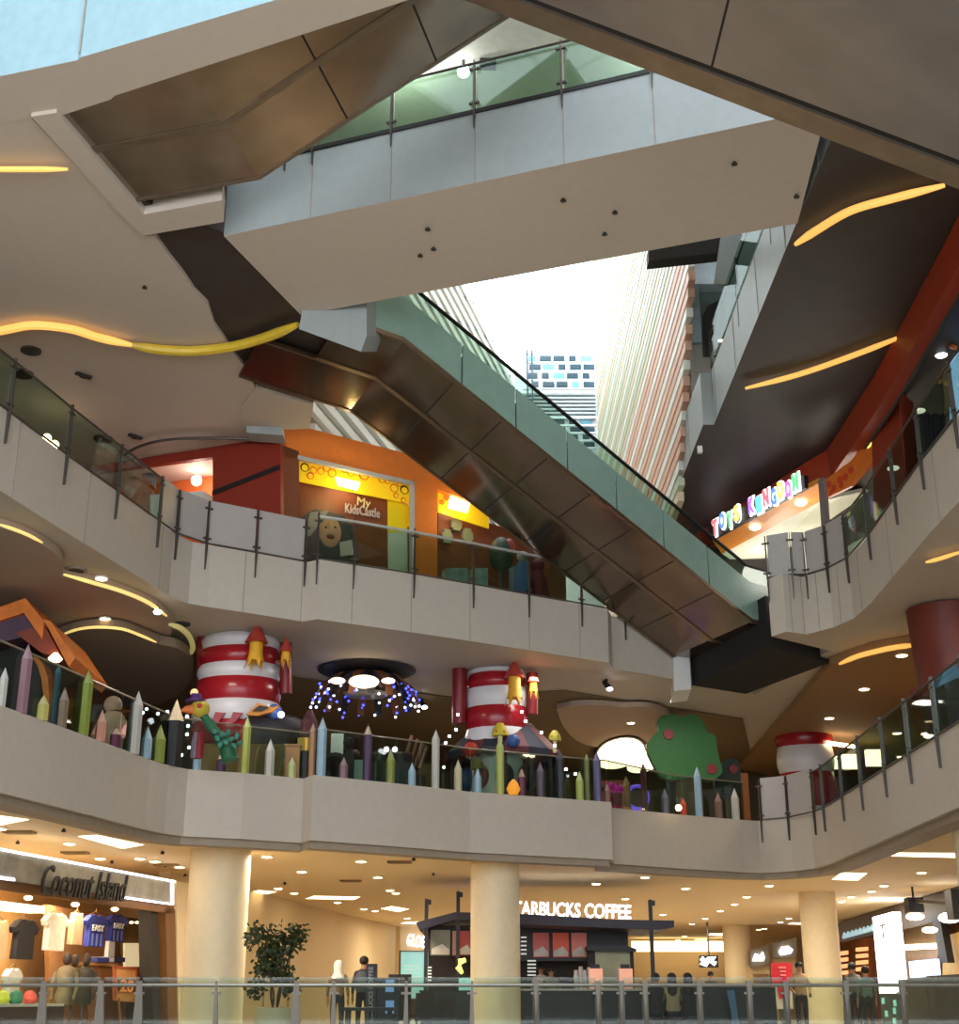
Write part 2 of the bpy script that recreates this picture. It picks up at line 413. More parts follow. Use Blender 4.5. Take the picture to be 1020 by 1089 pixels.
def curve_pts(pts, n=6):
    """Catmull-Rom through points"""
    pts = [V(p) for p in pts]; r = []
    for i in range(len(pts)-1):
        p0 = pts[max(i-1, 0)]; p1 = pts[i]; p2 = pts[i+1]; p3 = pts[min(i+2, len(pts)-1)]
        for k in range(n):
            t = k/n
            r.append(.5*((2*p1)+(p2-p0)*t+(2*p0-5*p1+4*p2-p3)*t*t+(3*p1-p0-3*p2+p3)*t**3))
    r.append(pts[-1]); return r
# ---------------------------------------------------------------- skylight well
sl = [mat('louvre_salmon', (222, 178, 152), .5), mat('louvre_sand', (214, 196, 164), .5), mat('louvre_mint', (188, 200, 168), .5), mat('louvre_white', (236, 236, 226), .5)]
mb = MB(); z = 12.6; k = 0
rnd = random.Random(3)
while z < 40:
    y0 = 31.2-(z-13)*.8 if z < 17 else 28.0-min(2, (z-17)*.1)
    y0 = max(y0, 27.0)+(k % 3)*.05
    mi = (0 if 13.2 < z < 18.5 and k % 3 != 2 else 1 if k % 3 == 0 else 2 if k % 3 == 1 else 3)
    if z > 22: mi = [1, 3, 2, 1][k % 4]
    mb.box((5.0, (y0+52)/2, z), (.16, 52-y0, .24), 0, mi)
    mb.box((5.08, 26.9+((k*7) % 24)*1.2+2, z+.17), (.1, .12, .16), 0, 3)
    z += .33+max(0, (z-20))*.006; k += 1
mb.box((5.4, 41.4, 27.4), (.2, 21.2, 26), 0, 3)
struct(mb.build('wall_right', sl))
mb = MB(); z = 13.5; k = 0; ZT = 26.4
lw = lambda Y: V((1.7+.238*(Y-55), Y, 0))
while z < ZT:
    a, b = lw(30.6+(k % 2)*.2), lw(56); mb.hull([a+UP*z, b+UP*z, b+V((-.16, 0, z)), a+V((-.16, 0, z))], [q+UP*.26 for q in (a+UP*z, b+UP*z, b+V((-.16, 0, z)), a+V((-.16, 0, z)))], 0)
    for j in range(7):
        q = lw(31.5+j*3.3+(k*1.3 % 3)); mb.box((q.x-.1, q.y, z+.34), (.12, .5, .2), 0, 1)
    z += .5; k += 1
a, b = lw(30.6), lw(56)
mb.hull([a+V((-.3, 0, 13.4)), b+V((-.3, 0, 13.4)), b+V((-.45, 0, 13.4)), a+V((-.45, 0, 13.4))], [a+V((-.3, 0, ZT)), b+V((-.3, 0, ZT)), b+V((-.45, 0, ZT)), a+V((-.45, 0, ZT))], 2)
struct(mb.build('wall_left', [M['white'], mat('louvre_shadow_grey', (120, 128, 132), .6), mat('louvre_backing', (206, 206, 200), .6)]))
# far glazed facade of the well
mb = MB(); YF = 55.5
x0, x1, zb, zt = span(548, 372, 640, 560, YF)
mb.box(((x0+x1)/2, YF+.3, (zb+zt)/2), (x1-x0, .3, zt-zb), 0, 1)
for (ya, yb) in ((376, 413), (444, 476), (500, 540)):
    n = 4
    for i in range(n):
        X0, X1, Z0, Z1 = span(560, ya+(yb-ya)*i/n+1.5, 632, ya+(yb-ya)*(i+1)/n-1.5, YF)
        for j in range(5):
            xx = X0+(X1-X0)*(j+.5)/5; w_ = (X1-X0)/5*(.82 if (i+j) % 3 else .5)
            mb.box((xx+(.08 if i % 2 else -.06), YF+.12, (Z0+Z1)/2), (w_, .1, Z1-Z0), 0, 0 if (i*3+j) % 4 else 2)
    for i in range(n+1):
        X0, X1, Z0, Z1 = span(556, ya+(yb-ya)*i/n-.6, 634, ya+(yb-ya)*i/n+.6, YF-.3)
        mb.box(((X0+X1)/2, YF-.3, Z0), (X1-X0, .12, .07), 0, 1)
for i in range(7):
    X0, X1, Z0, Z1 = span(556, 416+i*4, 634, 418+i*4, YF-.2); mb.box(((X0+X1)/2, YF, Z0), (X1-X0, .2, .09), 0, 3)
for px in (561, 566):
    X0, X1, Z0, Z1 = span(px, 372, px+1.5, 430, YF-.4); mb.box((X0, YF-.4, (Z0+Z1)/2), (.07, .1, Z1-Z0), 0, 0)
struct(mb.build('window_1', [mat('window_blue_dark', (52, 76, 88), .15), mat('facade_white', (232, 236, 238), .5), mat('window_blue', (120, 176, 196), .2), mat('facade_grey', (170, 176, 178), .5)]))
# fifth level over the bridge, and pieces beside the well
mb = MB(); mb.prism([(-26, 17.6, 0), (24, 17.6, 0), (24, 26.2, 0), (-26, 26.2, 0)], Z5B, Z5B+1.3)
struct(mb.build('ceiling', mat('pale_ceiling', (206, 206, 190), .7)))
mb = MB(); wbox(733, 271, 800, 302, 29.2, .6, mb); struct(mb.build('slab_end', mat('bluish_white_paint', (206, 222, 232), .5)))
mb = MB(); mb.slab([P(768, 240, Y=25), P(797, 238, Y=25), P(776, 302, Y=25.6), P(759, 302, Y=25.6)], V((1.2, .8, .2))); struct(mb.build('bulkhead', M['bridgefascia']))
mb = MB(); mb.slab([P(690, 277, Y=26.4), P(772, 268, Y=26.4), P(772, 250, Y=26.4), P(690, 262, Y=26.4)], V((0, .4, 0))); struct(mb.build('bulkhead', M['darkint']))
t = thing('glazed_partition', 'dark glazed opening with black shape beside the skylight louvres', 'partition', P(757, 375, Y=29))
wbox(735, 303, 745, 364, 29.0, .15).build('frame', mat('blue_grey_frame', (126, 144, 148), .5), t)
wbox(746, 304, 790, 378, 29.6, .1).build('backing_panel', mat('green_grey_panel', (92, 108, 102), .4), t)
mb = MB(); mb.slab([P(748, 334, Y=29.3), P(753, 325, Y=29.3), P(771, 316, Y=29.3), P(771, 378, Y=29.3), P(751, 378, Y=29.3)], V((0, .1, 0))); mb.build('screen', M['black'], t)
wbox(764, 361, 770, 363, 29.2, .05).build('lamp', EM['panel'], t)
# ---------------------------------------------------------------- railings
def fin(mb, p, n, h, lo=.55, w=.09, mi=0):
    """tapered steel post standing on a slab edge and running down its face to a point"""
    t = V((-n.y, n.x, 0))
    rows = [(-lo, .012), (-.1, w*.5), (.02, w*.62), (h*.9, w*.34), (h, w*.24)]
    L = [[p+UP*z+t*s*a*.28+n*b for (s, b) in ((-1, -.01), (1, -.01), (1, .05+a*.3), (-1, .05+a*.3))] for (z, a) in rows]
    for i in range(len(L)-1): mb.hull(L[i], L[i+1], mi)
    for z in (.12, h*.82): mb.box(p+UP*z+n*.03, (.17, .05, .035), math.atan2(t.y, t.x), mi)
def railing(label, pts, z, h=1.0, off=.02, hr=.022, hm=None, lo=.55, group=None, name='railing', low=0):
    """pts: (px,py,post,panel) along the slab edge at height z; panel g glass, F frosted, - none"""
    P3 = [P(x, y, z=z) for x, y, _, _ in pts]
    root = thing(name, label, 'railing', (P3[0]+P3[-1])/2, group)
    nn = []
    for i in range(len(P3)):
        d = hdir(P3[max(i-1, 0)], P3[min(i+1, len(P3)-1)]); nn.append(V((d.y, -d.x, 0)))
    for i, (x, y, post, pn) in enumerate(pts):
        if post:
            mb = MB(); fin(mb, P3[i], nn[i], h, lo); mb.build('post', M['post'], root)
        if i < len(pts)-1 and pn in 'gF':
            a, b = P3[i]-nn[i]*off, P3[i+1]-nn[i+1]*off; d = (b-a).normalized()
            top = h*(1.02 if pn == 'F' else .93)
            a += d*.03; b -= d*.03
            mb = MB().slab([a+UP*.04, b+UP*.04, b+UP*top, a+UP*top], nn[i]*.016)
            mb.build('frosted_panel' if pn == 'F' else 'glass_panel', M['frost'] if pn == 'F' else G, root)
    mb = MB(); mb.tube([p+UP*.02+n*.02 for p, n in zip(P3, nn)], .02, 6); mb.build('base_channel', M['post'], root)
    run = []
    hm = hm or M['post']
    for i, (x, y, post, pn) in enumerate(pts):
        if pn == 'F' or (i and pts[i-1][3] == 'F' and pn != 'F' and False):
            if pn == 'F' and i and pts[i-1][3] != 'F': run.append(P3[i]+UP*h*.9+nn[i]*.06)
            if len(run) > 1: MB().tube(run, hr, 8).build('handrail', hm, root, True)
            run = []; continue
        run.append(P3[i]+UP*h*.9+nn[i]*.06)
    if len(run) > 1: MB().tube(run, hr, 8).build('handrail', hm, root, True)
    return root
def ep(e, xs, pn): return [(x, edge_y(e, x), 1, pn) for x in xs]
railing('glass and frosted panel railing along the left third floor balcony', ep(e3, (-60, 8, 70, 124), 'g')+ep(e3, (168, 187, 219, 272), 'F')+[(324, edge_y(e3, 324), 1, '-')], Z3, .95, hr=.02)
railing('chrome topped glass railing before the orange shop on the third floor', ep(e3, (337, 376, 440, 503, 562, 618), 'g')+[(645, edge_y(e3, 645), 0, 'g'), (664, edge_y(e3, 664), 1, 'g'), (733, 671, 1, '-')], Z3, 1.08, hr=.032, hm=M['chrome'])
railing('frosted then clear panel railing of the third floor under the toy shop sign', ep(e3, (817, 843, 858, 881), 'F')+ep(e3, (902, 925, 953, 981, 1017), 'g')+[(1060, 388, 1, '-')], Z3, 1.0)
railing('second floor railing at right with two frosted panels then clear glass', ep(e2, (810, 839), 'F')+ep(e2, (867, 877, 897, 917, 942, 968, 998, 1030), 'g')+[(1085, 729, 1, '-')], Z2, 1.05)
def brail(x): return 251+(115-251)*(x-238)/(880-238)
bq = []
for x in (300, 330, 415, 505, 600, 697, 790): bq.append(P(x, brail(x), z=Z4B)+UP*(Z4-Z4B+.06))
def rail3(label, P3, h, posts=None, hm=None, hr=.022, lo=.55, flip=1, off=.02, gm=GD):
    root = thing('railing', label, 'railing', (P3[0]+P3[-1])/2)
    for i, p in enumerate(P3):
        d = hdir(P3[max(i-1, 0)], P3[min(i+1, len(P3)-1)]); n = V((d.y, -d.x, 0))*flip
        mb = MB(); fin(mb, p, n, h, lo); mb.build('post', M['post'], root)
        if i < len(P3)-1:
            a, b = p-n*off, P3[i+1]-n*off; d = (b-a).normalized(); a += d*.03; b -= d*.03
            MB().slab([a+UP*.04, b+UP*.04, b+UP*h*.95, a+UP*h*.95], n*.016).build('glass_panel', gm, root)
    MB().tube([p+UP*h*.92+n*.05 for p in P3], hr, 8).build('handrail', hm or M['post'], root, True)
    return root
rail3('glass railing with steel posts on top of the pale bridge', bq, .95, lo=.35)
bq2 = [P(x, 335+(238-335)*(x-320)/525, z=Z4B)+UP*(Z4-Z4B+.02) for x in (330, 430, 530, 640, 740, 840)]
rail3('glass railing along the far edge of the pale bridge', bq2, .95, flip=-1, lo=.3)
rail3('glass railing along the white side floor beside the skylight', [V((Rx, y, Z4)) for y in (18.5, 21.4, 24.6, 27.9)], 1.0, flip=1, lo=.6, gm=G)
# ---------------------------------------------------------------- third floor, left shop
Zs = 13.3
sA, sB, sC = V((-4.62, 28.6, 0)), V((-2.14, 30.0, 0)), V((3.6, 33.2, 0))
u1 = hdir(sA, sC); n1v = V((u1.y, -u1.x, 0))
def zc_(p): p.z = max(p.z, Z3-.25); return p
def on_front(px, py, d=0):
    """point of the orange shop front seen at a pixel, d metres before it"""
    q = P(px, py, Y=10); dv = q-V((0, 0, CZ)); o = sA+n1v*d
    t = ((o-V((0, 0, CZ))).dot(n1v))/dv.dot(n1v); return zc_(V((0, 0, CZ))+dv*t)
def front_panel(name, m, corners, parent, d=0, th=.06):
    return MB().slab([on_front(x, y, d) for x, y in corners], -n1v*th).build(name, m, parent)
shop = thing('toy_shop', 'orange children shop front with yellow valance on the third floor', 'shop', (sA.x, sA.y, Z3))
# orange wall with openings: bulkhead, piers
front_panel('bulkhead', M['orange'], [(300, 448), (470, 492), (660, 560), (660, 590), (442, 512), (318, 487), (298, 487)], shop, 0, .3)
front_panel('pier', M['redbrown'], [(297, 472), (318, 480), (318, 640), (297, 636)], shop, .0, .3)
front_panel('pier', M['orange'], [(441, 506), (465, 516), (465, 690), (441, 690)], shop, .02, .3)
front_panel('opening_frame', M['frost'], [(317, 484), (441, 512), (441, 516), (317, 488)], shop, .05, .1)
front_panel('opening_frame', M['frost'], [(437, 512), (441, 512), (441, 690), (437, 690)], shop, .05, .1)
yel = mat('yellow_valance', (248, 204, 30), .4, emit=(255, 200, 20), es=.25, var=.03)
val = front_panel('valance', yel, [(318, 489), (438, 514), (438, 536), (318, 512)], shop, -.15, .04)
# round cartoon style flowers printed on the valance
for i, (x, y, r, c) in enumerate([(324, 497, 5, 0), (333, 500, 4, 1), (341, 501, 4, 1), (347, 498, 4, 2), (353, 503, 5, 1), (330, 506, 4, 2), (366, 500, 3, 2), (373, 502, 5, 1), (387, 505, 6, 2), (406, 510, 4, 2), (412, 512, 3, 2), (419, 519, 5, 1), (425, 515, 3, 2), (430, 521, 5, 0), (421, 527, 3, 2), (429, 532, 3, 2)]):
    o = on_front(x, y, -.13); rr = r*mpp(o)
    cm = [mat('print_black', (40, 34, 20), .6), mat('print_orange', (230, 130, 30), .6), mat('print_red', (214, 70, 40), .6)][c]
    mb = MB(); N = 14
    ring = [o+(u1*math.cos(2*math.pi*k/N)+UP*math.sin(2*math.pi*k/N))*rr for k in range(N)]
    mb.hull(ring, [q+n1v*.012 for q in ring], 0)
    r2 = [o+n1v*.012+(u1*math.cos(2*math.pi*k/N)+UP*(math.sin(2*math.pi*k/N)-.18))*rr*.72 for k in range(N)]
    mb.hull(r2, [q+n1v*.008 for q in r2], 1)
    mb.build('round_print', [cm, yel], val)
front_panel('soffit_lamp', EM['warm'], [(357, 507), (383, 513), (380, 521), (360, 516)], shop, -.12, .08)
front_panel('back_panel', M['redbrown'], [(318, 508), (412, 528), (412, 700), (318, 700)], shop, -.5, .05)
front_panel('door', mat('yellow_door_panel', (236, 214, 30), .4, var=.02), [(413, 531), (436, 537), (436, 566), (413, 566)], shop, -.35, .05)
front_panel('door', mat('pale_door_panel', (206, 218, 200), .4, var=.02), [(413, 566), (434, 566), (434, 700), (413, 700)], shop, -.36, .05)
front_panel('door', mat('mirror_glass_dark', (96, 104, 84), .2), [(434, 560), (438, 562), (438, 700), (434, 700)], shop, -.3, .04)
sg = MB(); text_on(sg, 'My', on_front(380, 534, -.4), on_front(394, 537, -.4), depth=.03); sg.build('lettering', mat('sign_cream', (210, 200, 150), .5), shop)
sg = MB(); text_on(sg, 'KidsCastle', on_front(367, 540, -.4), on_front(404, 546, -.4), height=.24, depth=.03, bold=.01); sg.build('lettering', mat('sign_lilac', (188, 176, 170), .5), shop)
# second bay
bay = front_panel('valance', yel, [(466, 516), (520, 540), (520, 562), (466, 545)], shop, -.15, .04)
front_panel('soffit_lamp', EM['warm'], [(479, 527), (500, 535), (497, 545), (477, 540)], shop, -.12, .08)
for x, y, r in ((471, 522, 4), (475, 529, 4), (470, 534, 3)):
    o = on_front(x, y, -.13); rr = r*mpp(o); ring = [o+(u1*math.cos(.5*k)+UP*math.sin(.5*k))*rr for k in range(12)]
    MB().hull(ring, [q+n1v*.012 for q in ring]).build('round_print', MATS['print_orange'], bay)
front_panel('back_panel', M['redbrown'], [(466, 540), (600, 580), (600, 720), (466, 700)], shop, -.5, .05)
for x, y in ((485, 558), (475, 571), (497, 570)):
    o = on_front(x, y, -.4); mb = MB()
    mb.box(o, (.28, .1, .2), math.atan2(u1.y, u1.x)); mb.box(o+UP*.13, (.18, .1, .1), math.atan2(u1.y, u1.x)); mb.box(o-UP*.13, (.2, .1, .06), math.atan2(u1.y, u1.x))
    mb.build('wall_letter_block', mat('letter_grey_green', (136, 140, 110), .5), shop)
struct(MB().slab([V((3.7, 33.4, Z3)), V((12, 38, Z3)), V((12, 38, 12.4)), V((3.7, 33.4, 12.4))], -n1v*.3).build('wall_back', M['darkint']))
# baby portrait poster
pc_ = lambda x, y: on_front(x, y, -.42)
po = thing('wall_poster', 'dark portrait poster of a laughing baby beside the shop door', 'poster', pc_(355, 640))
MB().slab([pc_(318, 552), (pc_(334, 541)), pc_(366, 548), pc_(378, 566), pc_(385, 640), pc_(318, 640)], -n1v*.03).build('sheet', mat('poster_dark', (58, 54, 56), .5), po)
MB().slab([pc_(330, 545), pc_(350, 543), pc_(330, 570), pc_(322, 572)], n1v*.012).build('printed_scarf', mat('poster_grey_green', (112, 112, 100), .6), po)
o = pc_(351, 566); R3 = Matrix((u1, n1v, UP)).transposed()
MB().ball(o+n1v*.0, (13*mpp(o), .04, 17*mpp(o)), 18, 10, 0, R3).build('printed_face', mat('poster_skin', (190, 136, 108), .6), po, True)
o = pc_(351, 571)+n1v*.035; MB().ball(o, (5*mpp(o), .02, 3*mpp(o)), 12, 6, 0, R3).build('printed_mouth', mat('poster_mouth', (110, 40, 40), .6), po, True)
for sx in (346, 356):
    o = pc_(sx, 561)+n1v*.035; MB().ball(o, (1.6*mpp(o), .015, 1.3*mpp(o)), 8, 5, 0, R3).build('printed_eye', M['black'], po, True)
o = pc_(364, 584); MB().slab([pc_(361, 577), pc_(374, 574), pc_(376, 590), pc_(362, 592)], n1v*.015).build('printed_cuff', M['frost'], po)
# toys and white boxes shown in the second bay
def toybox(x0, y0, x1, y1, label, m, name='storage_box', d=.25, face=None):
    a, b, c, e = on_front(x0, y0, d), on_front(x1, y0, d), on_front(x1, y1, d), on_front(x0, y1, d)
    c = b+UP*((c-b).z); e = a+UP*((e-a).z)
    mb = MB().slab([a, b, c, e], -n1v*.25); o = tag(mb.build(name, m), label, 'box' if name == 'storage_box' else 'toy'); return o
tq = mat('pale_teal_box', (128, 152, 148), .5, var=.35, vscale=5)
toybox(475, 604, 498, 655, 'wide pale boxed toy set at the left end of the shop display', tq)
toybox(504, 604, 519, 655, 'upright pale boxed toy beside the wide boxed set', mat('pale_box', (146, 168, 160), .5, var=.35, vscale=5))
toybox(547, 602, 560, 665, 'blue white toy pack below the glass rail', mat('blue_white_box', (112, 138, 166), .5, var=.4, vscale=6))
toybox(562, 624, 576, 672, 'pale green toy pack beside the brown toy house', mat('pale_green_box', (132, 158, 150), .5, var=.3, vscale=6))
o1 = on_front(533, 590, .5)
tt = thing('toy_figure', 'dark green toy figure with red head in the shop display', 'toy', V((o1.x, o1.y, Z3)))
MB().ball(o1, (.3, .25, .45), 14, 8).build('body', mat('toy_dark_green', (36, 54, 40), .5), tt, True)
MB().ball(on_front(541, 582, .6), (.16, .14, .22), 12, 8).build('head', mat('toy_red', (150, 60, 54), .5), tt, True)
MB().tube([o1-UP*.3, V((o1.x, o1.y, Z3))], .08).build('stand', M['post'], tt)
o2 = on_front(572, 610, .95)
tt = thing('toy_figure', 'crimson plush toy standing between pale toy packs', 'toy', V((o2.x, o2.y, Z3)))
MB().lathe(V((o2.x, o2.y, Z3)), [(.1, 0), (.24, .3), (.2, o2.z-Z3-.1), (.08, o2.z-Z3+.15)], 12).build('body', mat('toy_crimson', (120, 34, 44), .6), tt, True)
MB().ball(o2+UP*.2, .17).build('head', mat('toy_crimson', (120, 34, 44), .6), tt, True)
o3 = on_front(556, 600, 1.0)
tt = thing('toy_figure', 'blue toy figure with pale head beside the crimson plush', 'toy', V((o3.x, o3.y, Z3)))
MB().lathe(V((o3.x, o3.y, Z3)), [(.12, 0), (.2, .3), (.16, o3.z-Z3), (.05, o3.z-Z3+.1)], 12).build('body', mat('toy_blue', (70, 100, 150), .6), tt, True)
MB().ball(o3+UP*.18, .14).build('head', mat('toy_pale', (170, 160, 150), .6), tt, True)
a, b = on_front(584, 615, .25), on_front(602, 620, .25)
th = thing('toy_house', 'round topped brown toy house at the foot of the escalator', 'toy', V(((a.x+b.x)/2, (a.y+b.y)/2, Z3)))
ring = [V((a.x+(b.x-a.x)*t_, a.y+(b.y-a.y)*t_, Z3+1.15+.4*math.sin(math.pi*t_)-(1.15 if t_ in (0, 1) else 0))) for t_ in (0, .001, .25, .5, .75, .999, 1)]
MB().hull(ring, [q-n1v*.5 for q in ring]).build('wall', mat('toy_house_brown', (120, 72, 44), .6), th)
# dark red return wall and spot lit shop at the far left
wR = [V((-4.62, 28.6, 0)), V((-8.2, 30.0, 0))]
ur = hdir(wR[1], wR[0]); nr = V((ur.y, -ur.x, 0))
def on_ret(px, py, d=0):
    q = P(px, py, Y=10); dv = q-V((0, 0, CZ)); o = wR[0]+nr*d; t = ((o-V((0, 0, CZ))).dot(nr))/dv.dot(nr); return zc_(V((0, 0, CZ))+dv*t)
wl3 = MB(); wl3.slab([on_ret(226, 440), on_ret(298, 440), on_ret(298, 640), on_ret(226, 640)], -nr*.15); wl3.slab([on_ret(60, 440), on_ret(226, 440), on_ret(226, 486), on_ret(60, 508)], -nr*.15)
wl3.slab([on_ret(226, 522, .01), on_ret(298, 494, .01), on_ret(298, 499, .01), on_ret(226, 527, .01)], nr*.015, 1)
struct(wl3.build('wall_left', [M['red'], M['black']]))
inn = MB().slab([on_ret(60, 440, -1.6), on_ret(240, 440, -1.6), on_ret(240, 640, -1.6), on_ret(60, 640, -1.6)], -nr*.15)
struct(inn.build('wall_left', mat('orange_inner_wall', (206, 104, 48), .5)))
sl_ = thing('spot_lamp', 'glaring pinkish white spot lamp in the orange shop at left', 'lamp', on_ret(209, 511, -1.2))
MB().ball(on_ret(209, 511, -1.2), .13, 14, 8).build('bulb', mat('pink_white_lamp', (255, 240, 235), emit=(255, 226, 214), es=14, var=0), sl_, True)
MB().tube([on_ret(209, 511, -1.2)-nr*.1, on_ret(209, 511, -1.5)], .03).build('bracket', M['black'], sl_)
tag(MB().slab([on_ret(147, 488, -.9), on_ret(166, 494, -.9), on_ret(166, 520, -.9), on_ret(147, 500, -.9)], nr*.03).build('wall_poster', mat('poster_blue_pink', (150, 140, 150), .5, var=.4, vscale=4)), 'pale blue and pink poster behind the corner of the left railing', 'poster')
tag(MB().slab([on_ret(134, 500, -1.0), on_ret(164, 522, -1.0), on_ret(164, 560, -1.0), on_ret(134, 545, -1.0)], nr*.03).build('wall_poster', mat('poster_pink', (190, 140, 120), .5, var=.3, vscale=5)), 'pinkish patterned poster under the pale blue poster', 'poster')
tag(MB().slab([on_ret(170, 532, -.6), on_ret(226, 528, -.6), on_ret(226, 570, -.6), on_ret(170, 570, -.6)], nr*.4).build('shop_counter', M['white']), 'white counter top under the pinkish spot lamp', 'counter')
# amber and yellow cove lights hung under the ceilings
yl = mat('yellow_tube_face', (232, 196, 60), .35)
def cove(label, pix, z, r, m, name='cove_light', halves=None):
    pts = curve_pts([P(x, y, z=z) for x, y in pix]); mb = MB(); n = len(pts)
    for i in range(n-1):
        d = hdir(pts[i], pts[i+1]); nrm = V((-d.y, d.x, 0))
    mb.tube(pts, [r*(.5+.5*min(1, min(i, n-1-i)/4)) for i in range(n)], 8)
    return tag(mb.build(name, m, None, True), label, 'light')
cove('wavy glowing amber strip light across the left beige ceiling', [(-30, 356), (0, 352), (35, 346), (75, 350), (105, 359), (140, 367)], 12.85, .085, EM['cove'])
cove('wavy yellow tube light turning up over the dark brown ceiling', [(140, 367), (172, 372), (210, 373), (250, 368), (285, 358), (317, 345)], 12.86, .1, yl)
cove('short straight amber strip light at the left edge of the ceiling', [(-30, 180), (0, 180), (35, 180), (72, 180)], 12.85, .045, EM['cove'])
cove('curved amber strip light high on the brown ceiling at right', [(846, 260), (870, 244), (905, 224), (950, 211), (1005, 197)], 12.9, .07, EM['cove'])
cove('straight amber strip light across the middle of the brown ceiling at right', [(793, 413), (850, 398), (910, 377), (966, 355)], 12.92, .06, EM['cove'])
# ceiling speakers, vents and sprinklers of the left beige ceiling
def disc(name, label, cat, px, py, z, r, m, group=None, ringm=None):
    p = P(px, py, z=z); mb = MB(); mb.lathe(p-UP*.04, [(r, 0), (r, .04)], 20); mb.lathe(p-UP*.045, [(r*.75, 0), (r*.75, .02)], 20, 1)
    return tag(mb.build(name, [m, ringm or m]), label, cat, group)
sp_ = mat('speaker_dark', (56, 52, 48), .6)
disc('ceiling_speaker', 'round dark ceiling speaker below the wavy strip light at the left edge', 'speaker', 33, 372, 12.98, .2, sp_)
disc('ceiling_speaker', 'round dark ceiling speaker touching the top of the left railing corner', 'speaker', 24, 397, 12.98, .22, sp_)
disc('ceiling_speaker', 'round dark ceiling speaker just above the left handrail', 'speaker', 110, 466, 12.98, .22, sp_)
for x, y, l in ((89, 398, 'small dark vent fitting in the left beige ceiling, upper one'), (144, 463, 'small dark vent fitting in the left beige ceiling near the red wall')):
    p = P(x, y, z=12.98); tag(MB().box(p-UP*.03, (.34, .1, .05), .8).box(p-UP*.05, (.12, .12, .04), .8).build('ceiling_vent', sp_), l, 'vent')
for x, y in ((154, 304), (455, 242), (461, 263), (447, 270), (599, 211), (654, 224), (643, 247), (781, 172), (847, 207)):
    zz = 12.98 if x < 200 else 13.0
    p = P(x, y, z=zz); tag(MB().lathe(p-UP*.06, [(.02, 0), (.05, .01), (.05, .02), (.02, .06)], 10).build('sprinkler', sp_), 'tiny dark sprinkler head on the pale soffits of the upper floors', 'sprinkler', 'soffit sprinklers')
tag(MB().tube(curve_pts([P(128, 486, z=12.9), P(150, 474, z=12.9), P(185, 467, z=12.9), P(240, 466, z=12.9), P(268, 467, z=12.9)]), .035, 8).build('curtain_track', M['post'], None, True), 'thin curved dark track under the beige ceiling before the red wall', 'track')
# lamps seen through the left railing
for x, y, l in ((50, 466, 'larger of two warm lamps glowing behind the left railing'), (58, 473, 'smaller of two warm lamps glowing behind the left railing')):
    p = P(x, y, Y=27); tag(MB().ball(p, .1, 12, 8).build('globe_lamp', EM['warm'], None, True), l, 'lamp')
# lamp over the bridge
lp = thing('globe_lamp', 'bright round white lamp shining behind the bridge railing', 'lamp', P(493, 76, z=Z5B-.25))
MB().ball(P(493, 76, z=Z5B-.25), .12, 14, 8).build('globe', EM['cool'], lp, True)
MB().tube([P(493, 76, z=Z5B-.25), P(493, 76, z=Z5B-.25)+UP*.3], .03).build('stem', M['post'], lp)
p = P(519, 68, z=Z5B-.02); tag(MB().box(p, (.3, .3, .06)).build('ceiling_vent', sp_), 'square dark grille in the pale ceiling behind the bridge railing', 'vent')
# ---------------------------------------------------------------- third floor, right side shops
band = [(1060, 190), (1020, 265), (945, 400), (893, 479), (866, 495), (745, 572)]
bp = [P(x, y, z=12.99) for x, y in band]
mb = MB()
for i in range(len(bp)-1):
    d = hdir(bp[i], bp[i+1]); n = V((-d.y, d.x, 0)); h = .75 if i < 4 else .62
    mb.hull([bp[i]-UP*h, bp[i+1]-UP*h, bp[i+1]-UP*h-n*-.3, bp[i]-UP*h-n*-.3], [bp[i], bp[i+1], bp[i+1]+n*.3, bp[i]+n*.3], 0)
    mb.tube([bp[i]-UP*h, bp[i+1]-UP*h], .04, 6, 1)
struct(mb.build('trim_2', [mat('red_orange_band', (168, 62, 34), .5, var=.05), M['post']]))
# inner back walls of the right side shops
struct(MB().slab([V((12, 14, Z3)), V((12, 38, Z3)), V((12, 38, 13)), V((12, 14, 13))], V((.2, 0, 0))).build('wall_right', M['darkint']))
q = [bp[4]+V((1.6, .8, 0)), bp[5]+V((3.6, 1.0, 0))]
struct(MB().slab([V((q[0].x+3, q[0].y-1.5, Z3)), V((q[1].x, q[1].y+2, Z3)), V((q[1].x, q[1].y+2, 13)), V((q[0].x+3, q[0].y-1.5, 13))], V((.1, .1, 0))).build('wall_right', mat('pale_interior', (216, 216, 196), .6)))
# toy shop: orange soffit board, letters on black strip
sg0, sg1 = P(752, 566, z=12.25), P(858, 508, z=12.25)
ud = hdir(sg0, sg1); nd = V((ud.y, -ud.x, 0))
def on_sign(px, py, d=0):
    q = P(px, py, Y=10); dv = q-V((0, 0, CZ)); o = sg0+nd*d; t = ((o-V((0, 0, CZ))).dot(nd))/dv.dot(nd); return V((0, 0, CZ))+dv*t
ts = thing('shop_sign', 'multicoloured glowing letters spelling a toy shop name on a black strip', 'sign', sg0)
MB().slab([on_sign(752, 559), on_sign(855, 505), on_sign(856, 519), on_sign(756, 574)], -nd*.12).build('backing_strip', M['black'], ts)
tcol = {'r': (255, 120, 130), 'b': (110, 150, 255), 'g': (120, 235, 150), 'y': (255, 225, 120), 'p': (190, 130, 255), 'm': (235, 120, 220), 'c': (120, 225, 235)}
word = [('T', 'r'), ('O', 'b'), ('Y', 'g'), ('S', 'y'), (' ', ''), ('K', 'p'), ('I', 'c'), ('N', 'r'), ('G', 'b'), ('D', 'y'), ('O', 'm'), ('M', 'g')]
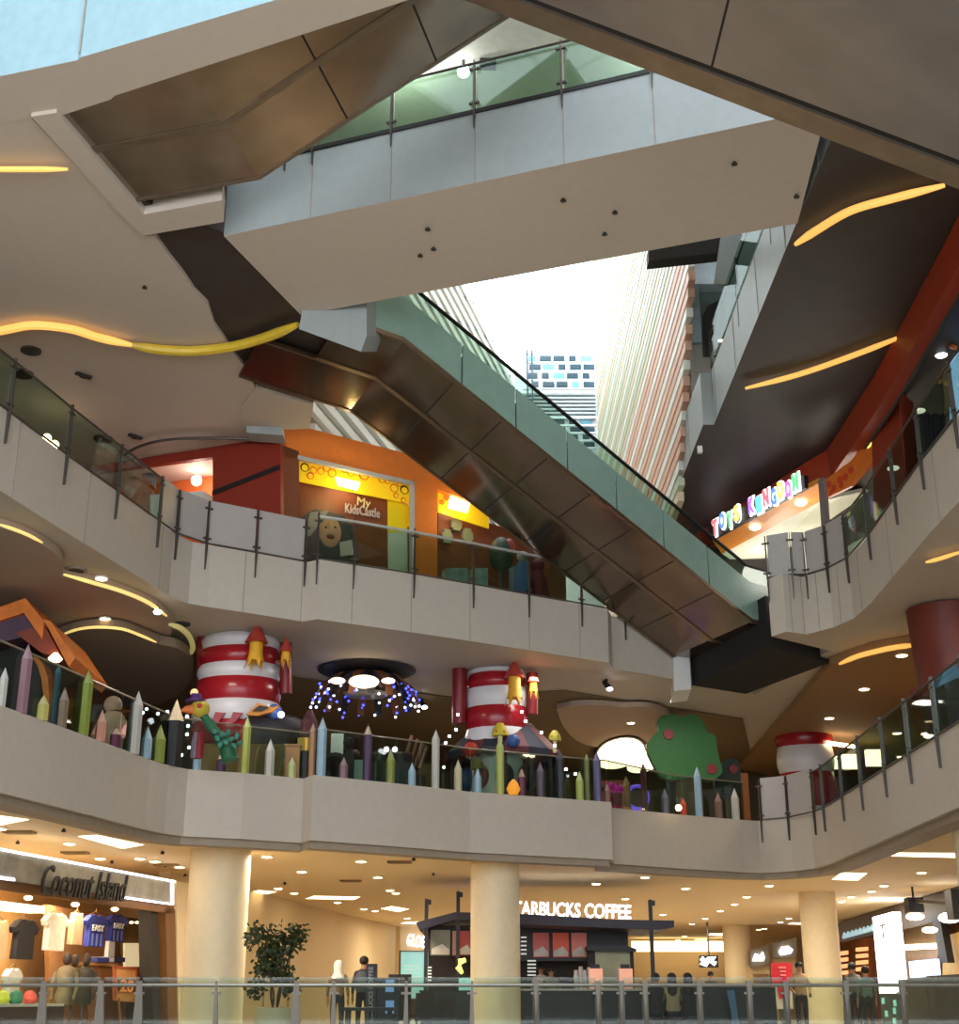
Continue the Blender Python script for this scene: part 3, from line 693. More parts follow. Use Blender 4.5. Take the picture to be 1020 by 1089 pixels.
for i, (ch, c) in enumerate(word):
    if ch == ' ': continue
    t = i/(len(word)-1); x = 761+(847-761)*t; y = 560+(515-560)*t
    o = on_sign(x, y, .06)+UP*(.05 if i % 2 else -.03); s = .31
    mw = mat('halo_white', (255, 255, 255), emit=(255, 255, 255), es=2.2, var=0)
    mb = MB(); text_on(mb, ch, o-ud*s*.42-nd*.02, o+ud*s*.42-nd*.02, height=.5, depth=.03, bold=.1); mb.build('letter_halo', mw, ts)
    mb = MB(); text_on(mb, ch, o-ud*s*.36+nd*.03, o+ud*s*.36+nd*.03, height=.42, depth=.03, bold=.05)
    mb.build('letter', mat('letter_'+c, tcol[c], emit=tcol[c], es=1.1, var=0), ts)
ob = MB(); ob.slab([on_sign(757, 574, -.1), on_sign(872, 513, -.1), on_sign(873, 533, -.9), on_sign(768, 589, -.9)], UP*.12)
struct(ob.build('trim_3', mat('orange_board', (240, 150, 50), .5)))
ob = MB(); ob.slab([on_sign(768, 589, -.92), on_sign(873, 533, -.92), on_sign(930, 520, -3.5), on_sign(800, 610, -3.5)], UP*.1)
struct(ob.build('ceiling', mat('pale_shop_ceiling', (226, 226, 204), .6)))
for x, y, l in ((761, 571, 'white spot lamp at the lower left end of the toy shop sign'), (803, 561, 'white downlight on the orange board under the toy shop sign, left one'), (852, 535, 'white downlight on the orange board under the toy shop sign, right one')):
    o = on_sign(x, y, -.45); mb = MB(); mb.ball(o, (.14, .14, .06), 14, 6); tag(mb.build('downlight', EM['cool'], None, True), l, 'light')
post_ = MB().slab([on_sign(870, 510, .05), on_sign(875, 508, .05), on_sign(879, 566, .05), on_sign(874, 568, .05)], -nd*.12)
struct(post_.build('trim_4', mat('grey_mullion', (128, 118, 116), .5)))
# second bay: orange valance with printed circles
v2 = thing('valance', 'orange shop valance with printed circles right of the toy shop sign', 'valance', on_sign(900, 520, -.1))
MB().slab([on_sign(877, 511, -.05), on_sign(905, 490, -.05), on_sign(926, 462, -.05), on_sign(931, 487, -.05), on_sign(905, 517, -.05), on_sign(878, 530, -.05)], -nd*.08).build('board', M['orange'], v2)
for x, y, r in ((882, 515, 3.5), (887, 519, 4), (893, 510, 4), (899, 507, 4), (905, 500, 4), (884, 524, 3), (895, 516, 3.5)):
    o = on_sign(x, y, -.04); rr = r*mpp(o); ring = [o+(ud*math.cos(.52*k)+UP*math.sin(.52*k))*rr for k in range(12)]
    MB().hull(ring, [q+nd*.012 for q in ring]).build('round_print', MATS['print_red'], v2)
o = P(927, 472, Y=27.4); tag(MB().ball(o, .14).build('globe_lamp', mat('yellow_lamp', (255, 230, 120), emit=(255, 214, 90), es=3, var=0), None, True), 'yellow lamp beside the red pillar of the right shop', 'lamp')
struct(MB().slab([P(927, 456, Y=27.0), P(942, 404, Y=26.0), P(955, 415, Y=25.6), P(962, 480, Y=25.6), P(967, 560, Y=25.6), P(930, 560, Y=27)], V((.5, .6, 0))).build('column', mat('red_pillar', (150, 56, 34), .5)))
# shelf rack, screen and lamp in the dark shop
lamp_p = P(1001, 376, Y=24.5)
rl = thing('spot_lamp', 'white spot lamp with orange arm in the dark shop at the right edge', 'lamp', lamp_p)
MB().ball(lamp_p, (.13, .13, .09), 12, 8).build('bulb', EM['cool'], rl, True)
MB().tube([lamp_p+UP*.1, P(1000, 361, Y=24.3), P(1016, 370, Y=24)], .05).build('arm', M['orange'], rl)
bl = thing('display_screen', 'pale blue lit display at the right edge of the dark shop', 'screen', P(1014, 440, Y=24))
MB().slab([P(1010, 386, Y=24), P(1030, 362, Y=24), P(1030, 440, Y=24), P(1012, 445, Y=24)], V((0, .1, 0))).build('screen', mat('blue_screen', (170, 200, 230), emit=(150, 190, 235), es=.7, var=.2), bl)
MB().slab([P(1002, 392, Y=23.9), P(1010, 386, Y=23.9), P(1012, 430, Y=23.9), P(1006, 440, Y=23.9)], V((0, .1, 0))).build('side_panel', mat('tan_panel', (120, 96, 70), .6), bl)
for i in range(7):
    x = 978+i*4.2
    tag(MB().tube([P(x, 440+(i % 2)*2, Y=25), P(x+3, 520, Y=25)], .04, 6).build('garment', mat('dark_garment', (40, 36, 40), .8)), 'thin dark item hanging in the dark shop behind the right railing', 'garment', 'dark items hung in the right shop')
for x, y in ((978, 437), (950, 498)):
    p = P(x, y, Y=24.6)
    tag(MB().ball(p, (.12, .12, .04), 10, 6).build('downlight', mat('dim_lamp', (220, 215, 200), emit=(230, 220, 200), es=1.2, var=0), None, True), 'dim oval lamp '+('above the hanging dark items' if x > 960 else 'low beside the red pillar')+' in the right shop', 'light')
sg = MB(); bdir = hdir(bp[2], bp[1]); bnrm = V((-bdir.y, bdir.x, 0))
for k in range(5):
    o = bp[2].lerp(bp[1], .27+.085*k)-UP*.33-V((.05, 0, 0))
    for (dx, dz, wx, hz) in ((0, 0, .05, .26), (.08, .09, .12, .05), (.08, -.02, .1, .05)): sg.box(o+bdir*dx+UP*dz, (wx, .05, hz), math.atan2(bdir.y, bdir.x))
tag(sg.build('lettering', mat('lettering_tan', (176, 128, 104), .5)), 'faint worn tan lettering on the red band at the right edge', 'lettering')
# ================================================================ second floor
ZF2 = Z2
tanp = mat('cloud_beige', (178, 156, 138), .7, var=.02)
def plate(pix, z, t, m, name='ceiling', far=None):
    pts = [P(x, y, z=z) for x, y in pix]+(far or [])
    return struct(MB().prism(pts, z, z+t).build(name, m))
def smooth_pix(pix, n=5):
    q = curve_pts([(x, y, 0) for x, y in pix], n); return [(v.x, v.y) for v in q]
plate(smooth_pix([(-60, 549), (0, 561), (33, 573), (58, 588), (67, 600), (66, 612)])+smooth_pix([(66, 613), (100, 621), (130, 630), (160, 643), (178, 656), (183, 672), (168, 700)])+[(60, 720), (-60, 720)], 8.22, .17, tanp)
plate(smooth_pix([(60, 678), (80, 671), (105, 668), (130, 670), (150, 677), (170, 685), (190, 690), (204, 703), (203, 722), (185, 742), (150, 752)])+[(60, 752), (30, 700)], 7.98, .2, mat('cloud_taupe', (140, 122, 104), .7, var=.02))
plate(smooth_pix([(592, 754), (612, 750), (640, 750), (662, 752), (688, 752), (708, 758), (716, 768), (706, 782), (690, 792), (650, 796), (618, 790), (600, 774), (592, 754)])[:-1], 8.2, .14, tanp)
# brown field behind the grey edge soffit, and the warm lower field at the right
bk = mat('second_floor_brown', (118, 98, 72), .7, var=.04)
plate([(-60, 712), (205, 690), (320, 722), (480, 742), (600, 735), (790, 765), (800, 812)], 8.36, .03, bk, far=[V((10, 60, 0)), V((-26, 60, 0))])
plate([(884, 707), (905, 699), (930, 691), (975, 683), (1060, 640)], 8.2, .19, mat('second_floor_tan', (150, 116, 78), .7, var=.04), far=[V((22, 26, 0)), V((22, 60, 0)), P(786, 818, z=8.2)])
struct(MB().box((-2, 48.2, 6.7), (48, .3, 3.4)).build('wall_back', M['olive']))
struct(MB().box((-17, 36, 6.7), (.3, 24, 3.4)).build('wall_left', M['darkint']))
struct(MB().box((16, 36, 6.7), (.3, 26, 3.4)).build('wall_right', mat('warm_brown_wall', (96, 72, 46), .7)))
def gold(label, pix, z, r=.05, m=None): return cove(label, pix, z, r, m or EM['gold'])
gold('bright gold cove light along the upper beige ceiling cloud at left', [(68, 611), (100, 620), (130, 629), (158, 641), (177, 655)], 8.2, .04)
gold('thin gold cove light along the lower beige ceiling cloud at left', [(66, 675), (84, 669), (105, 667), (130, 669), (150, 676), (166, 683)], 7.96, .03)
gold('dim gold cove light at the far left corner of the second floor ceiling', [(0, 558), (15, 563), (30, 569), (45, 577)], 8.19, .03)
gold('pale gold cove glow where two ceiling clouds meet by the striped column', [(180, 664), (192, 668), (202, 678), (205, 690), (200, 697)], 8.12, .06, mat('dim_gold', (200, 190, 130), emit=(190, 180, 110), es=.35, var=0))
gold('curved amber cove light across the warm ceiling at the right edge', [(893, 706), (912, 698), (935, 692), (955, 688), (975, 686)], 8.15, .06, EM['cove'])
gold('short amber cove light under the right third floor slab', [(985, 598), (1000, 594), (1025, 586)], 8.3, .04, EM['cove'])
def downlight(px, py, z, label, group=None, r=.1, m=None):
    p = P(px, py, z=z); t = p-UP*.03
    mb = MB(); mb.lathe(t, [(r*1.25, .0), (r*1.25, .03)], 16, 1); mb.lathe(t-UP*.012, [(r*.5, -.01), (r, 0), (r, .02)], 16, 0)
    return tag(mb.build('downlight', [m or EM['warm'], M['white']]), label, 'light', group)
for x, y, l in ((108, 614, 'round white downlight beside the upper gold cove at left'), (112, 657, 'round downlight between the two gold coves at left'), (671, 768, 'round downlight in the beige ceiling cloud near the green tree')):
    downlight(x, y, 8.2, l)
for x, y in ((959, 696), (919, 732), (882, 763), (954, 779), (985, 779), (958, 804)):
    downlight(x, y, 8.2, 'oval white downlight in the warm second floor ceiling at right', 'second floor right downlights', .12)
disc('ceiling_speaker', 'round ring speaker in the grey soffit beside the upper gold cove', 'speaker', 81, 605, 8.4, .2, M['joint'], None, sp_)
disc('ceiling_speaker', 'dark round speaker in the grey soffit left of the striped column', 'speaker', 194, 663, 8.4, .17, sp_)
def spot(px, py, label, z=8.4):
    p = P(px, py, z=z); t = thing('spotlight', label, 'light', p)
    MB().tube([p, p-UP*.1], .03, 8).build('stem', M['black'], t)
    MB().tube([p-UP*.06+V((-.06, .05, 0)), p-UP*.26+V((.06, -.06, 0))], [.06, .08], 10).build('can', M['black'], t, True)
    MB().ball(p-UP*.27+V((.065, -.065, 0)), (.085, .085, .05), 12, 6).build('lens', EM['cool'], t, True)
spot(166, 638, 'black can spotlight on the grey soffit beside the gold cove')
spot(449, 742, 'bright can spotlight right of the blue lit chandelier')
spot(645, 722, 'bright can spotlight left of the dark escalator pit')
# big glowing ceiling panels at the back
def glow(label, x0, x1, y, z, dy, m):
    a, b = P(x0, y, z=z), P(x1, y, z=z); c = (a+b)/2
    mb = MB(); r = (b.x-a.x)/2; N = 24
    pts = [V((c.x+r*math.cos(2*math.pi*k/N)*(1+.06*math.cos(6*math.pi*k/N)), c.y+dy*math.sin(2*math.pi*k/N), 0)) for k in range(N)]
    mb.prism(pts, z, z+.12, 0); mb.prism([c+(p-c)*1.08 for p in pts], z+.1, z+.2, 1)
    return tag(mb.build('ceiling_light', [m, M['darkint']]), label, 'light')
glow('large glowing cloud shaped ceiling light left of the green tree', 634, 683, 804, 8.05, 2.6, EM['panel'])
glow('second glowing ceiling light half hidden by the green tree', 668, 702, 812, 8.05, 2.0, EM['panel'])
for (x0, y0, x1, y1, l) in ((879, 803, 893, 817, 'bright lit panel left of a pair behind the right railing'), (897, 802, 915, 817, 'bright lit panel right of a pair behind the right railing'), (922, 797, 939, 814, 'bright rounded lit panel behind the fourth clear pane of the right railing')):
    t = tag(wbox(x0, y0, x1, y1, 41, .2).build('light_panel', EM['panel']), l, 'light')
q0, q1 = P(880, 790, z=7.9), P(908, 794, z=7.9)
tag(MB().tube([q0, q1], .06).build('tube_light', EM['warm']), 'thin slanting tube light above the bright panels at right', 'light')
# striped columns with rockets
wm = mat('inflated_white', (206, 204, 206), .3, var=.02); rm = mat('inflated_red', (150, 26, 36), .25, var=.04)
rk_y = mat('rocket_yellow', (214, 160, 40), .5); rk_r = mat('rocket_red', (172, 62, 52), .5)
def rocket(root, px, y0, ym, y1, wpx, Y):
    a, m_, b = P(px, y0, Y=Y), P(px, ym, Y=Y), P(px, y1, Y=Y); r = wpx*mpp(a)/2
    body = MB(); body.lathe(V((a.x, Y, b.z)), [(r*.9, .12), (r*.75, .3), (r*.7, m_.z-b.z)], 14)
    for k in range(6): body.hull([V((a.x+r*.9*math.cos(k*1.047+d), Y+r*.9*math.sin(k*1.047+d), b.z+.16)) for d in (-.35, 0, .35)], [V((a.x+r*1.15*math.cos(k*1.047)*q, Y+r*1.15*math.sin(k*1.047)*q, b.z-.05)) for q in (.97, 1, 1.03)])
    o = body.build('rocket', rk_y, root, True)
    MB().lathe(V((a.x, Y, m_.z)), [(r*1.25, -.03), (r*1.1, .02), (.01, a.z-m_.z)], 14).build('nose_cone', rk_r, o, True)
def striped(label, cx, w, top, bands, ext, Yc, tubes, rockets, fl=1.18):
    root = thing('striped_column', label, 'column', V((P(cx, top, Y=Yc).x, Yc, ZF2)))
    x = P(cx, top, Y=Yc).x; r0 = w*mpp(P(cx, top, Y=Yc))/2
    zs = [P(cx, y, Y=Yc-r0).z for y, _ in bands]; zs.append(P(cx, ext, Y=Yc-r0).z); zs[0] = 8.39
    z0, z1 = zs[-1], zs[0]
    for i, (_, c) in enumerate(bands):
        ra = lambda z: r0*(1+(fl-1)*min(1, (z1-z)/(z1-z0)))
        a, b = zs[i+1], zs[i]; prof = []
        for k in range(7):
            t = k/6; z = a+(b-a)*t; prof.append((ra(z)+.06*math.sin(math.pi*t)-.03, z))
        mb = MB(); mb.lathe((x, Yc, 0), prof, 36)
        for v in mb.v: v.z += .07*math.sin(math.atan2(v.y-Yc, v.x-x)+.4)*((v.z-z0)/(z1-z0))*(1 if v.z < 8.2 else 0)
        mb.build('white_band' if c else 'red_band', wm if c else rm, root, True)
    MB().lathe((x, Yc, ZF2), [(r0*.9, 0), (r0*.9, z0-ZF2+.1)], 24).build('core', M['white'], root, True)
    for (px, y0, y1, wpx) in tubes:
        a, b = P(px, y0, Y=Yc-.2), P(px, y1, Y=Yc-.2); MB().tube([a, b], wpx*mpp(a)/2, 12).build('side_tube', mat('tube_dark_red', (120, 28, 32), .35), root, True)
    for r in rockets: rocket(root, *r)
    return root
striped('red and white striped column with rockets left of the chandelier', 257, 80, 672, [(668, 1), (682, 0), (700, 1), (716, 0), (741, 1), (764, 0)], 790, 29.4,
        [(216, 672, 728, 13), (304, 684, 738, 13)], [(274, 662, 682, 709, 20, 28.35), (305, 678, 692, 708, 12, 28.6)])
striped('red and white striped column with rockets right of the chandelier', 528, 60, 706, [(705, 1), (713, 0), (726, 1), (747, 0), (771, 1)], 800, 32.5,
        [(489, 708, 770, 16), (566, 716, 760, 12)], [(547, 702, 719, 748, 18, 31.6), (567, 712, 724, 741, 10, 31.9)], 1.12)
striped('dim red and cream striped column behind the two frosted panels', 854, 58, 774, [(774, 0), (789, 1), (818, 0)], 856, 40.3, [], [], 1.0)
rc = P(1003, 640, Y=26.8)
t = thing('drum_column', 'brown red wrapped column top at the right edge of the second floor', 'column', V((rc.x, rc.y, ZF2)))
MB().lathe((rc.x, rc.y, 0), [(.66, 6.55), (.68, 7.0), (.74, 8.0), (.76, 8.36)], 28).build('wrap', mat('brown_red_wrap', (104, 40, 26), .5, var=.15, vscale=3), t, True)
MB().lathe((rc.x, rc.y, ZF2), [(.6, 0), (.6, 1.6)], 24).build('core', M['darkint'], t, True)
for k in range(9):
    a = k*.7; q = V((rc.x+.7*math.cos(a), rc.y+.7*math.sin(a), 6.62+.06*math.sin(k*2.1)))
    MB().ball(q, (.16, .16, .14), 8, 6).build('trim_leaf', mat('maroon_leaf', (110, 40, 30), .6), t)
# chandelier
cc = P(388, 706, z=8.4); cc = V((cc.x, cc.y+.6, 8.38))
ch = thing('chandelier', 'jellyfish shaped chandelier with blue lights and three glowing domes', 'chandelier', cc)
MB().lathe(cc-UP*.1, [(.6, 0), (1.15, .06), (1.2, .09)], 32).build('ceiling_plate', M['black'], ch, True)
arm_o = mat('chandelier_brown', (120, 72, 40), .5)
for k in range(18):
    a = 2*math.pi*k/18; d = V((math.cos(a), math.sin(a), 0)); t_ = V((-d.y, d.x, 0))*.09
    pr = [(.35, -.08), (.8, -.2), (1.15, -.48), (1.32, -.85)]
    lo = [cc+d*r+UP*z for r, z in pr]; mb = MB()
    for i in range(3): mb.hull([lo[i]-t_, lo[i]+t_, lo[i+1]+t_, lo[i+1]-t_], [q+UP*.03 for q in (lo[i]-t_, lo[i]+t_, lo[i+1]+t_, lo[i+1]-t_)])
    mb.build('arm', arm_o if k % 2 else M['black'], ch)
bl_b = mat('bulb_blue', (70, 80, 255), emit=(60, 70, 255), es=5, var=0); bl_w = mat('bulb_white', (230, 230, 255), emit=(210, 220, 255), es=6, var=0)
rb = random.Random(5)
for k in range(18):
    a = 2*math.pi*k/18+.05; d = V((math.cos(a), math.sin(a), 0))
    for j in range(4 if k % 3 else 5):
        s = .35+.18*j; r = 1.0+.33*min(1, s); z = -.3-.62*s**1.2
        q = cc+d*(r+rb.uniform(-.06, .06))+UP*(z+rb.uniform(-.05, .05))+V((-d.y, d.x, 0))*rb.uniform(-.12, .12)
        MB().ball(q, .032, 6, 4).build('bulb', bl_b if rb.random() < .55 else bl_w, ch)
dm = mat('lamp_dome', (255, 236, 205), emit=(255, 232, 200), es=1.5, var=.05)
for (px, py, w_) in ((359, 724, 17), (387, 725, 33), (413, 724, 15)):
    q = P(px, py, Y=cc.y-1.3); r = w_*mpp(q)/2
    MB().ball(q, (r, r*.8, r*.42), 18, 8).build('dome_lamp', dm, ch, True)
MB().lathe(cc-UP*.62, [(.5, 0), (.55, .04)], 24).build('ring', M['chrome'], ch, True)
# ---------------------------------------------------------------- pencil fence
cols = {'white': (186, 182, 172), 'mauve': (140, 104, 110), 'paleyellow': (186, 176, 100), 'teal': (60, 98, 118), 'taupe': (126, 108, 90), 'lime': (130, 142, 54), 'salmon': (200, 140, 116), 'plum': (94, 38, 66), 'lightblue': (146, 176, 192), 'black': (34, 32, 34), 'purple': (70, 40, 78), 'palelime': (172, 180, 88), 'cream': (196, 186, 150), 'palegreen': (178, 182, 120), 'tan': (166, 122, 84), 'olive': (104, 110, 52), 'violet': (88, 82, 122), 'orange': (186, 128, 74), 'maroon': (104, 34, 44), 'slate': (84, 84, 96), 'orangered': (190, 62, 30), 'navy': (34, 34, 48), 'greypurple': (88, 76, 88), 'brown': (118, 84, 72)}
tips = {'black': (226, 206, 170), 'purple': (200, 180, 160), 'plum': (190, 160, 140)}
P_ = [  # base x, base y, top x, top y, width px, colour, label, rear offset
 (1, 749, 3, 710, 9, 'white', 'pale grey pencil post cut by the left edge beside the mauve pencil', 0),
 (22, 757, 30, 685, 13, 'mauve', 'tall mauve pencil post beside the orange playhouse', 0),
 (44, 764, 48, 739, 13, 'paleyellow', 'short pale yellow pencil post right of the tall mauve one', 0),
 (56, 766, 63, 706, 8, 'teal', 'thin dark teal pencil post behind the short yellow one', .5),
 (65, 772, 70, 731, 11, 'taupe', 'taupe pencil post between the teal and tall lime ones', 0),
 (88, 781, 94, 712, 12, 'lime', 'tall lime pencil post left of the pink doll', 0),
 (106, 788, 110, 755, 11, 'salmon', 'salmon pencil post beside the pink doll', 0),
 (122, 794, 125, 773, 11, 'plum', 'short plum pencil post below the pink doll', 0),
 (142, 801, 147, 735, 12, 'white', 'tall white pencil post right of the pink doll', 0),
 (155, 806, 158, 773, 11, 'lightblue', 'light blue pencil post between tall white and lime ones', 0),
 (168, 811, 171, 771, 13, 'lime', 'medium lime pencil post left of the thick black one', 0),
 (183, 815, 188, 744, 18, 'black', 'thick tall black pencil post with cream tip', 0),
 (209, 819, 212, 796, 9, 'lightblue', 'short light blue pencil post right of the black one', 0),
 (235, 820, 235, 799, 10, 'purple', 'short dark purple pencil post before the timber box', 0),
 (260, 823, 263, 762, 9, 'palelime', 'tall pale lime pencil post under the left striped column', 0),
 (286, 825, 288, 786, 10, 'white', 'medium grey white pencil post right of the tall pale lime one', 0),
 (310, 827, 311, 805, 9, 'palegreen', 'short pale green pencil post beside the fascia step', 0),
 (331, 826, 334, 769, 7, 'tan', 'tall thin tan pencil post touching the tall light blue one', .2),
 (341, 825, 343, 763, 10, 'lightblue', 'tall light blue pencil post below the chandelier', 0),
 (365, 827, 366, 805, 9, 'mauve', 'short mauve pencil post before the black play tunnel', 0),
 (390, 829, 392, 770, 9, 'purple', 'tall purple pencil post with pale tip below the chandelier', 0),
 (415, 832, 415, 797, 9, 'lime', 'lime pencil post with two bulbs at its top', 0),
 (438, 834, 440, 811, 8, 'lightblue', 'short light blue pencil post before the slatted chair', 0),
 (463, 837, 463, 776, 8, 'white', 'tall white pencil post left of the carousel', 0),
 (487, 840, 488, 808, 8, 'cream', 'short cream pencil post before the carousel', 0),
 (508, 842, 508, 817, 8, 'lightblue', 'short light blue pencil post under the olive mushroom', 0),
 (532, 844, 532, 784, 8, 'palelime', 'tall lime pencil post under the right striped column', 0),
 (555, 846, 555, 816, 8, 'plum', 'dark plum pencil post right of the tall lime one', 0),
 (575, 848, 575, 810, 8, 'greypurple', 'grey purple pencil post before the dark carousel', 0),
 (596, 849, 596, 797, 8, 'navy', 'tall navy black pencil post right of the carousel', 0),
 (617, 850, 617, 820, 8, 'palelime', 'short yellow green pencil post right of the navy one', 0),
 (625, 851, 623, 801, 6, 'olive', 'thin olive pencil post behind the violet one', .3),
 (636, 851, 634, 799, 8, 'violet', 'tall violet pencil post below the glowing ceiling lights', 0),
 (646, 852, 646, 832, 7, 'brown', 'short brown pencil post right of the violet one', .2),
 (667, 860, 666, 825, 8, 'orange', 'orange tan pencil post left of the maroon one', 0),
 (686, 862, 685, 811, 7, 'maroon', 'tall maroon pencil post left of the green tree', 0),
 (708, 864, 706, 838, 8, 'slate', 'short slate pencil post below the green tree', 0),
 (727, 866, 727, 848, 8, 'orangered', 'very short orange red pencil post below the green tree', 0),
 (744, 867, 742, 815, 8, 'lightblue', 'tall light blue pencil post before the green tree', 0),
 (765, 869, 763, 842, 8, 'brown', 'brown pencil post right of the green tree', 0),
 (783, 871, 780, 838, 8, 'white', 'white pencil post nearest the frosted panels', 0)]
for (bx, by, tx, ty, w_, c, lab, off) in P_:
    by = edge_y(e2, bx)
    b = P(bx, by, z=Z2); n = V((0, 0, 0))
    Yb = b.y+.1+off; t_ = P(tx, ty, Y=Yb); base = V((P(bx, by, Y=Yb).x, Yb, Z2)); h = max(.3, t_.z-Z2); r = w_*mpp(b)/2*1.02
    root = thing('pencil_post', lab, 'pencil post', base, 'pencil fence posts')
    cone = min(r*2.6, h*.4)
    lean = V((t_.x-base.x, 0, 0))*0
    pm = mat('pencil_'+c, cols[c], .5, var=.05)
    MB().lathe(base, [(r, 0), (r, h-cone)], 6).build('barrel', pm, root)
    tc = tips.get(c, tuple(min(255, int(v*.8+50)) for v in cols[c]))
    o = MB().lathe(base+UP*(h-cone), [(r, 0), (r*.25, cone*.78)], 6).build('wood_tip', mat('tip_'+c, tc, .6), root)
    MB().lathe(base+UP*(h-cone*.24), [(r*.26, 0), (.005, cone*.24)], 6).build('lead', pm if c not in ('black',) else M['cream'], root)
# glass rail behind the pencils
rl_pts = [P(x, edge_y(e2, x), z=Z2)+V((.0, .4, 0)) for x in (-50, 50, 120, 180, 250, 322, 334, 420, 500, 580, 648, 722, 796)]
rt = thing('railing', 'thin topped clear glass railing behind the pencil fence', 'railing', rl_pts[6])
MB().tube([p+UP*1.02 for p in rl_pts], .018, 6).build('handrail', mat('rail_pale', (150, 142, 124), .35, metal=.5), rt, True)
for i in range(len(rl_pts)-1):
    a, b = rl_pts[i], rl_pts[i+1]; d = (b-a).normalized()*.02
    MB().slab([a+d+UP*.02, b-d+UP*.02, b-d+UP*1.0, a+d+UP*1.0], V((0, .012, 0))).build('glass_panel', G, rt)
# ---------------------------------------------------------------- play props of the second floor
def at(px, py, Y): return P(px, py, Y=Y)
om = mat('prop_orange', (206, 112, 34), .55, var=.2, vscale=3); pu = mat('prop_purple', (72, 50, 68), .6); 
YP = 24.6
ph = thing('playhouse', 'orange gabled playhouse with dark arch at the left edge', 'playhouse', V((at(10, 700, YP).x, YP+1, ZF2)))
a, b, c = at(-30, 656, YP), at(27, 636, YP), at(80, 706, YP)
k_ = UP*.26
mb = MB(); mb.slab([a, b, b-k_*1.1, a-k_], V((0, 1.9, 0))); mb.build('roof', om, ph)
m1 = at(47, 661, YP)
mb = MB(); mb.slab([b, m1, m1-k_*1.3, b-k_*1.1], V((0, 1.9, 0))); mb.build('roof', om, ph)
d_ = at(46, 658, YP-.25)
mb = MB(); mb.slab([d_, at(54, 661, YP-.25), at(80, 700, YP-.25), at(73, 709, YP-.25)], V((0, 2.3, 0))); mb.build('eave_beam', om, ph)
mb = MB(); mb.slab([at(-30, 668, YP+.1), at(27, 648, YP+.1), at(48, 662, YP+.1), at(48, 672, YP+.1), at(-30, 690, YP+.1)], V((0, 1.6, 0))); mb.build('gable', pu, ph)
mb = MB(); mb.slab([at(16, 673, YP+.05), at(47, 664, YP+.05), at(66, 700, YP+.05), at(44, 694, YP+.05)], V((0, 1.7, 0))); mb.build('soffit', mat('prop_red_brown', (120, 52, 30), .6), ph)
arch = [at(x, y, YP+.3) for x, y in ((38, 697), (46, 706), (51, 722), (52, 740), (52, 775), (45, 775), (46, 740), (44, 722), (40, 708), (34, 699))]
mb = MB(); mb.slab(arch, V((0, .5, 0))); mb.build('arch_trim', om, ph)
mb = MB(); mb.slab([at(-40, 688, YP+.6), at(30, 690, YP+.6), at(42, 712, YP+.6), at(46, 775, YP+.6), at(-40, 775, YP+.6)], V((0, .9, 0))); mb.build('wall', mat('prop_dark', (40, 36, 38), .7), ph)
p = at(59, 698, YP-.1); tag(MB().lathe(p-UP*.1, [(.08, 0), (.13, .05), (.04, .16)], 12).build('globe_lamp', EM['warm'], None, True), 'small warm lamp under the orange playhouse eave', 'lamp')
# doll
YD = P(118, 790, z=Z2).y+1.0
dl = thing('doll', 'seated pink doll with round head behind the salmon pencil', 'doll', V((at(119, 780, YD).x, YD, ZF2)))
pk = mat('doll_pink', (250, 186, 168), .6)
x = at(119, 780, YD).x
zz = at(119, 760, YD).z
MB().lathe((x, YD, ZF2), [(.2, 0), (.26, .4), (.22, zz-ZF2-.05), (.1, zz-ZF2+.08)], 14).build('body', pk, dl, True)
MB().ball((x-.02, YD-.02, at(119, 750, YD).z), .17, 16, 10).build('head', pk, dl, True)
MB().lathe((x, YD, at(119, 757, YD).z-.02), [(.13, 0), (.14, .04)], 14).build('collar', mat('doll_dark', (80, 40, 40), .6), dl, True)
for s in (-1, 1): MB().tube([(x+s*.2, YD-.05, zz-.15), (x+s*.26, YD-.25, zz-.45)], [.08, .06], 8).build('arm', pk, dl, True)
# bird headed prop
YB = P(213, 800, z=Z2).y+1.0
bd_ = thing('bird_figure', 'green bodied bird figure with yellow head and purple hat', 'figure', V((at(222, 790, YB).x, YB, ZF2)))
h_ = at(213, 754, YB); yv = mat('bird_yellow', (196, 172, 60), .5); gv = mat('bird_green', (40, 96, 62), .55, var=.3, vscale=8)
MB().ball(h_, (.19, .18, .18), 16, 10).build('head', yv, bd_, True)
MB().lathe(V((0, 0, 0)), [(.09, 0), (.06, .1), (.015, .18)], 10).v
mb = MB(); mb.tube([h_+V((-.12, -.06, -.02)), h_+V((-.26, -.1, -.03)), h_+V((-.34, -.12, -.06))], [.1, .07, .02], 10); mb.build('beak', mat('bird_orange', (220, 120, 60), .5), bd_, True)
MB().ball(h_+V((.02, -.18, .03)), (.05, .02, .05), 10, 6).build('cheek_spot', mat('bird_red', (190, 50, 40), .5), bd_, True)
mb = MB(); mb.lathe(h_+V((-.1, 0, .13)), [(.19, 0), (.2, .04), (.12, .06), (.1, .16)], 14); mb.build('hat', mat('bird_purple', (84, 40, 110), .6), bd_, True)
MB().ball(h_+V((-.14, 0, .32)), .08, 10, 6).build('hat_bobble', mat('bobble_cream', (236, 214, 150), .5, emit=(255, 220, 150), es=.5), bd_, True)
mb = MB(); mb.tube(curve_pts([h_+V((.05, 0, -.1)), at(220, 766, YB), at(230, 780, YB), at(240, 793, YB), V((at(246, 800, YB).x, YB, ZF2))]), [.08]*7+[.1]*6+[.13]*6+[.16]*5+[.18], 12); mb.build('body', gv, bd_, True)
